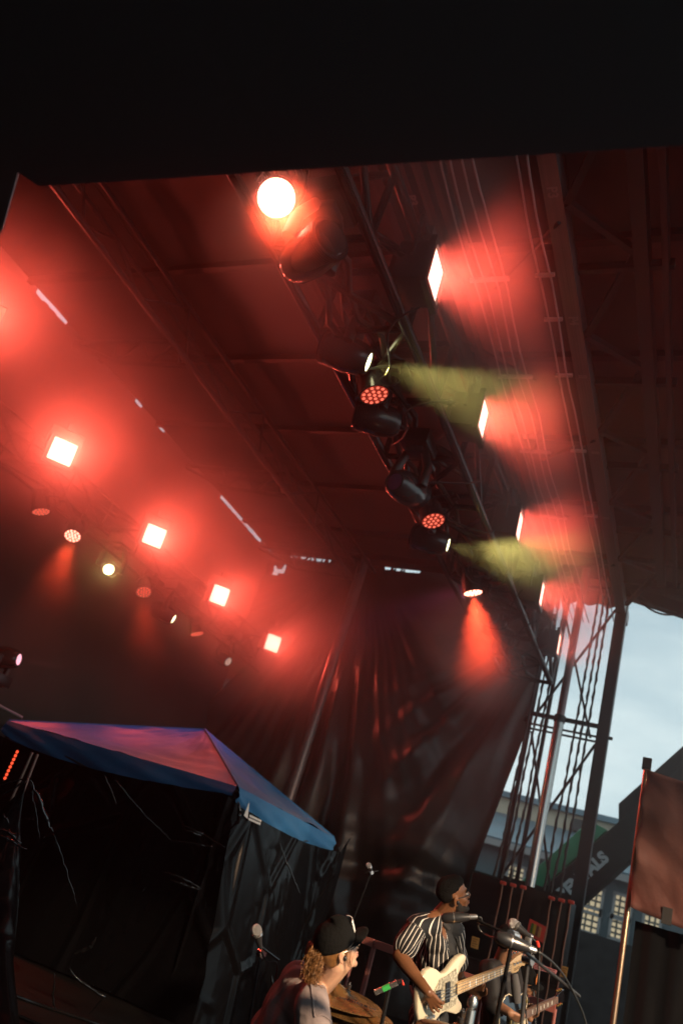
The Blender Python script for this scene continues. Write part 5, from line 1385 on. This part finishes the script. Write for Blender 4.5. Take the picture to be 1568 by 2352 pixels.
ng = MB(); ring = [NB2 + Fm2.col[0] * (.068 * math.cos(a) + .01) + Fm2.col[1] * .075 * math.sin(a) + Fm2.col[2] * (-.012 - .035 * math.cos(a)) for a in [i * math.pi / 12 for i in range(25)]]
ng.tube(ring, .010, 8, cap=False).build('collar', M_ts, dr)
lp_ = MB(); EH(lp_, F2, P2, .093, 0, -.050, .006, .019, .005); EH(lp_, F2, P2, .091, 0, -.062, .007, .018, .006); lp_.build('lips', skin('lip_pink', (.55, .22, .18)), dr)
eyes(P2, F2, dr, (.1, .12, .12)); glasses(P2, F2, dr, mat('thin_frame', (.03, .02, .02), .2))
MB().ell(P2(.000, -.085, -.010), (.010, .010, .013), rot=F2, nu=10, nv=8).build('earpiece', M_mic, dr)
# cap
cp = MB(); rows = []
for i in range(15):
    th = math.pi / 2 * i / 14
    row = []
    for j in range(33):
        a = 2 * math.pi * j / 32
        fr = max(0, math.cos(a))
        rx_, ry_, rz_ = .108, .088, .108 + .012 * fr
        row.append(P2(-.012 + rx_ * math.cos(a) * math.sin(math.pi / 2 - th) ** (.72 if th < 1.3 else .8), ry_ * math.sin(a) * math.cos(th) ** .72, .026 + .012 * fr + rz_ * math.sin(th)))
    rows.append(row)
M_cap = mat('cap_black', (.005, .005, .005), .9, spec=.15, bump=.25, bscale=70)
cp.grid(rows).build('cap', M_cap, dr, smooth=2, solid=.004)
bm_ = MB(); rows = []
for i in range(7):
    s = i / 6
    rows.append([P2(-.012 + .104 * math.cos(a) + s * (.078 * math.cos(a * 1.02) ** .5 if math.cos(a) > 0 else 0), .088 * math.sin(a) * (1 - .12 * s), .034 - .006 * s - .022 * math.sin(a) ** 2 * (.5 + .5 * s) + .008 * s) for a in [-1.15 + 2.3 * j / 18 for j in range(19)]])
bm_.grid(rows).build('brim', M_cap, dr, smooth=2, solid=.004)
lgm = MB(); rows = []
for i in range(5):
    z = .062 + .058 * i / 4
    rows.append([P2(.1015 + .001 - .19 * (max(0, z - .06)) ** 1.25 * .9 - .045 * (y_ / .05) ** 2 * .6, y_, z) for y_ in [-.038 + .076 * j / 8 for j in range(9)]])
lgm.grid(rows).build('cap_logo', M_white, dr, smooth=2, solid=.004)
# hair: scalp under the cap, bun and a curly tail
M_hairbr = mat('hair_brown', (.21, .095, .03), .42, var=.35, vscale=30, spec=.5)
hb = MB(); EH(hb, F2, P2, -.022, 0, .018, .091, .078, .070); EH(hb, F2, P2, -.045, 0, -.02, .055, .066, .05)
EH(hb, F2, P2, -.09, 0, .0, .032, .04, .045)
remesh('scalp_hair', hb, .006, 2, M_hairbr, dr)
tl = MB(); r3 = random.Random(11)
root = P2(-.105, -.02, .015)
tip = A_(722, 2247, 3.66)
for k in range(300):
    st0 = root + Vector((r3.uniform(-.035, .03), r3.uniform(-.03, .03), r3.uniform(-.04, .045)))
    en = tip + Vector((r3.gauss(0, .021), r3.gauss(0, .018), r3.uniform(-.035, .08)))
    mid = st0.lerp(en, .5) + img(-.03 + r3.uniform(-.05, .03), .02, -.02)
    ph_, am, fq = r3.uniform(0, 6), r3.uniform(.005, .014), r3.uniform(9, 20)
    ps = []
    for i in range(16):
        s = i / 15; p = st0 * (1 - s) ** 2 + mid * 2 * s * (1 - s) + en * s * s
        ps.append(p + img(am * math.sin(fq * s + ph_), am * .4 * math.cos(fq * s * 1.3 + ph_), am * math.cos(fq * s + ph_)) * min(1, s * 2.5))
    tl.tube(ps, [.0015 * (1 - .5 * i / 15) for i in range(16)], 4)
tl.build('ponytail', M_hairbr, dr, smooth=2)
bn = MB(); 
for k in range(150):
    a0 = r3.uniform(0, 6.28); rr_ = r3.uniform(.016, .040); cz = r3.uniform(-.03, .03)
    cc_ = P2(-.128, .0, -.005) + img(-.008, .0, .0)
    bn.tube([cc_ + img(rr_ * math.cos(a0 + i * .35) * .85, rr_ * math.sin(a0 + i * .35) * 1.25, cz + .006 * i) for i in range(10)], .0018, 4)
bn.build('bun', M_hairbr, dr, smooth=2)
ws = MB()
for k in range(12):
    a = P2(.03 + r3.uniform(-.01, .012), -.072, .012 + r3.uniform(-.008, .01))
    ws.tube([a, a + img(-.004 + .006 * r3.random(), .02, -.012), a + img(r3.uniform(-.006, .008), .045, -.012), a + img(r3.uniform(-.004, .012), .07 + .02 * r3.random(), -.004)], .0007, 4)
ws.build('loose_strands', M_hairbr, dr, smooth=2)
legs_seated(dr, PEL2 + Vector((0, 0, -.03)), f2)
st_ = thing('drum_stool', Vector((PEL2.x, PEL2.y, 0)), 'round black stool under the drummer', 'stool')
zt = PEL2.z - .16
MB().lathe([(0, .17), (.06, .18), (.08, .16)], o=(PEL2.x, PEL2.y, zt - .08), n=24).build('seat', M_fix, st_); rod('post', (PEL2.x, PEL2.y, .12), (PEL2.x, PEL2.y, zt - .07), .02, M_steel, st_)
for k in range(3): rod('leg', (PEL2.x, PEL2.y, .2), (PEL2.x + .25 * math.cos(k * 2.1), PEL2.y + .25 * math.sin(k * 2.1), .01), .012, M_steel, st_)

# ---------------------------------------------------------------- man in the dark jacket with the black guitar
SK3 = skin('skin_tan', (.42, .21, .12))
hd3 = A_(1171, 2166, 5.95)
g3_ = thing('person', Vector((hd3.x, hd3.y, 0)), 'man in dark jacket behind the bass headstock playing a black guitar, face hidden', 'person', 'band members')
F3 = frame(img(.88, .22, -.15), img(.2, -.97, 0)); NB3 = A_(1150, 2212, 5.98); PEL3 = A_(1138, 2400, 5.95)
f3 = Vector(img(.9, .0, -.1)); f3.z = 0; f3.normalize()
SR3, SL3 = A_(1122, 2228, 5.82), A_(1172, 2226, 6.12); ER3, WR3 = A_(1132, 2305, 5.62), A_(1170, 2326, 5.50); EL3, WL3 = A_(1195, 2300, 6.2), A_(1216, 2338, 6.02)
b3 = MB(); P3_ = head_shapes(b3, hd3, F3, NB3, .055); torso_shapes(b3, PEL3, NB3, f3, .92)
limb(b3, [SR3, ER3, WR3], [.05, .044, .03]); limb(b3, [SL3, EL3, WL3], [.05, .042, .028])
hand(b3, WR3, img(.78, .6, .1), img(.2, -.3, .9), .4, .75, 1.0, thumb=-1); hand(b3, WL3, img(.12, -.95, .1), img(-.4, -.2, -.85), .5, .9, .95, thumb=1)
remesh('body', b3, .0065, 2, SK3, g3_)
hr = MB(); EH(hr, F3, P3_, -.022, 0, .055, .092, .078, .075); EH(hr, F3, P3_, -.05, 0, .01, .064, .078, .06); remesh('hair', hr, .007, 1, M_hairdk, g3_)
M_jack = mat('jacket_black', (.016, .014, .014), .65, bump=.4, bscale=14)
jk = MB(); torso_shapes(jk, PEL3, NB3 + (NB3 - PEL3) * -.05, f3, 1.0, .025)
for S_, E__, W__ in ((SR3, ER3, WR3), (SL3, EL3, WL3)): cone(jk, NB3 + (S_ - NB3) * .3 - Vector((0, 0, .03)), .07, S_, .075); limb(jk, [S_, E__, E__.lerp(W__, .12)], [.075, .066, .062])
jo = remesh('jacket', jk, .010, 4, M_jack, g3_); stripes(jo, g3_, (), NB3, PEL3, f3, .03, .005)
M_gshirt = mat('shirt_grey', (.10, .095, .095), .8, bump=.2, bscale=20)
MB().tube([A_(1180, 2238, 5.78), A_(1184, 2270, 5.72), A_(1186, 2302, 5.7)], [.028, .036, .03], 12).build('shirt_front', M_gshirt, g3_)
legs_standing(g3_, PEL3 + Vector((0, 0, -.03)), f3)
GA = A_(1140, 2352, 5.55); GB = A_(1289, 2284, tip_depth(GA, 1289, 2284, 1.0, 5.6, 6.8))
gout = [(0, 0), (.008, .07), (.035, .13), (.085, .165), (.14, .168), (.19, .145), (.23, .12), (.27, .118), (.31, .13), (.35, .135), (.385, .12), (.405, .085), (.40, .05), (.385, .03), (.385, -.03), (.40, -.06), (.415, -.09), (.405, -.115), (.375, -.115), (.34, -.105), (.30, -.108), (.24, -.125), (.19, -.15), (.13, -.168), (.07, -.16), (.025, -.115), (.004, -.06)]
gh = [(.85, -.02), (.875, -.03), (.94, -.042), (.985, -.045), (.975, -.01), (1.0, 0), (.975, .01), (.985, .045), (.94, .042), (.875, .03), (.85, .02)]
M_blk = mat('black_lacquer', (.008, .008, .011), .12, spec=.7, coat=.8); M_rose = mat('rosewood', (.20, .11, .07), .45, var=.2, vscale=30); M_bind = mat('binding_cream', (.7, .6, .42), .4); M_gold = mat('gold_part', (.7, .48, .16), .3, metal=.9)
gt, MG, zg = instrument('electric_guitar', 'black single cut guitar with cream edge and gold parts behind the steel stand', GA, GB, img(-.18, -1, 0), gout, .385, .85, gh, M_blk, M_rose, M_rose, ([(.2, -.05), (.36, -.03), (.37, -.09), (.27, -.1)], M_bind), M_bind, .045, 1.0, (.056, .044))
for x in (.20, .31): MB().prism([(x - .022, -.038), (x + .022, -.038), (x + .022, .038), (x - .022, .038)], .012, MG @ Matrix.Translation((0, 0, .03))).build('pickup', M_gold, gt)
MB().box((0, 0, 0), (.02, .08, .018)).build('bridge', M_gold, gt, local=True).data.transform(Matrix.Translation(-Vector(gt.location)) @ MG @ Matrix.Translation((.13, 0, .034)))
for k in range(6):
    y = -.024 + .0096 * k; rod('string', MG @ Vector((.13, y, .046)), MG @ Vector((.85, y * .7, zg + .003)), .0009, M_silver, gt)
for k in range(3):
    for sg in (-1, 1): MB().ell(MG @ Vector((.885 + .032 * k, .052 * sg, .02)), (.011, .011, .008), nu=10, nv=6).build('tuner_key', M_gold, gt)
MB().lathe([(0, .014), (.02, .012)], axis=MG.col[2][:3], o=MG @ Vector((.36, .085, .024)), n=12).build('knob', M_gold, gt)

# ---------------------------------------------------------------- man in the cap and denim shirt behind
SK4 = skin('skin_olive', (.40, .20, .11))
hd4 = A_(1204, 2254, 6.75)
g4_ = thing('person', Vector((hd4.x - .05, hd4.y, 0)), 'man in dark cap with orange badge and denim shirt looking down behind the guitar', 'person', 'band members')
F4 = frame(img(.86, .30, -.35), img(.28, -.95, 0)); NB4 = A_(1183, 2299, 6.8); PEL4 = A_(1172, 2440, 6.8)
f4 = Vector(img(.9, 0, -.35)); f4.z = 0; f4.normalize()
l4 = Vector((0, 0, 1)).cross(f4)
SR4, SL4 = NB4 - l4 * .17 - Vector((0, 0, .06)), NB4 + l4 * .17 - Vector((0, 0, .06))
ER4, EL4 = SR4 - Vector((0, 0, .27)) + f4 * .02, SL4 - Vector((0, 0, .27)) + f4 * .05
WR4, WL4 = ER4 + f4 * .24, EL4 + f4 * .24
b4 = MB(); P4_ = head_shapes(b4, hd4, F4, NB4, .055); torso_shapes(b4, PEL4, NB4, f4, .92)
for S_, E__, W__ in ((SR4, ER4, WR4), (SL4, EL4, WL4)): limb(b4, [S_, E__, W__], [.05, .042, .028]); hand(b4, W__, f4, Vector((0, 0, -1)), .4, .5)
remesh('body', b4, .007, 2, SK4, g4_)
hr = MB(); EH(hr, F4, P4_, -.028, 0, .03, .085, .0785, .065); EH(hr, F4, P4_, -.05, 0, -.01, .06, .072, .055); remesh('hair', hr, .007, 1, M_hairdk, g4_)
st2 = MB(); EH(st2, F4, P4_, .091, 0, -.041, .005, .024, .005); EH(st2, F4, P4_, .07, 0, -.1, .018, .02, .016); st2.build('moustache', M_hairdk, g4_)
eyes(P4_, F4, g4_)
cp4 = MB(); rows = [[P4_(-.012 + .104 * math.cos(2 * math.pi * j / 24) * math.cos(math.pi / 2 * i / 9) ** .75, .086 * math.sin(2 * math.pi * j / 24) * math.cos(math.pi / 2 * i / 9) ** .75, .03 + .10 * math.sin(math.pi / 2 * i / 9)) for j in range(25)] for i in range(10)]
cp4.grid(rows).build('cap', M_cap, g4_, smooth=2, solid=.004)
rows = [[P4_(-.012 + .1 * math.cos(a) + s * .075, .086 * math.sin(a) * (1 - .12 * s), .032 - .02 * math.sin(a) ** 2 - .01 * s) for a in [-1.1 + 2.2 * j / 12 for j in range(13)]] for s in (0, .5, 1)]
MB().grid(rows).build('brim', M_cap, g4_, smooth=2, solid=.004)
rows = [[P4_(.094 - .0032 * i - .4 * y_ * y_ * 4, y_ - .015, .045 + .014 * i) for y_ in (-.04, -.02, 0, .02, .04)] for i in range(5)]
MB().grid(rows).build('badge', mat('badge_orange', (.62, .2, .05), .6), g4_, smooth=2, solid=.004)
M_dshirt = mat('denim_shirt', (.05, .085, .16), .8, bump=.35, bscale=30, var=.2, vscale=10)
ds = MB(); torso_shapes(ds, PEL4, NB4 + (NB4 - PEL4) * -.05, f4, 1.0, .022)
for S_, E__, W__ in ((SR4, ER4, WR4), (SL4, EL4, WL4)): cone(ds, NB4 + (S_ - NB4) * .3 - Vector((0, 0, .03)), .07, S_, .07); limb(ds, [S_, E__, E__.lerp(W__, .8)], [.07, .06, .045])
do = remesh('denim_shirt', ds, .010, 4, M_dshirt, g4_); stripes(do, g4_, (), NB4, PEL4, f4, .03, .005)
legs_seated(g4_, PEL4 + Vector((0, 0, -.03)), f4)
st_ = thing('bar_stool', Vector((PEL4.x, PEL4.y, 0)), 'dark stool under the man in the denim shirt', 'stool')
zt = PEL4.z - .15
MB().lathe([(0, .17), (.05, .17)], o=(PEL4.x, PEL4.y, zt - .05), n=20).build('seat', M_fix, st_)
for k in range(4): rod('leg', (PEL4.x + .1 * math.cos(k * 1.571), PEL4.y + .1 * math.sin(k * 1.571), zt - .05), (PEL4.x + .2 * math.cos(k * 1.571), PEL4.y + .2 * math.sin(k * 1.571), .0), .015, M_steel_dk, st_)
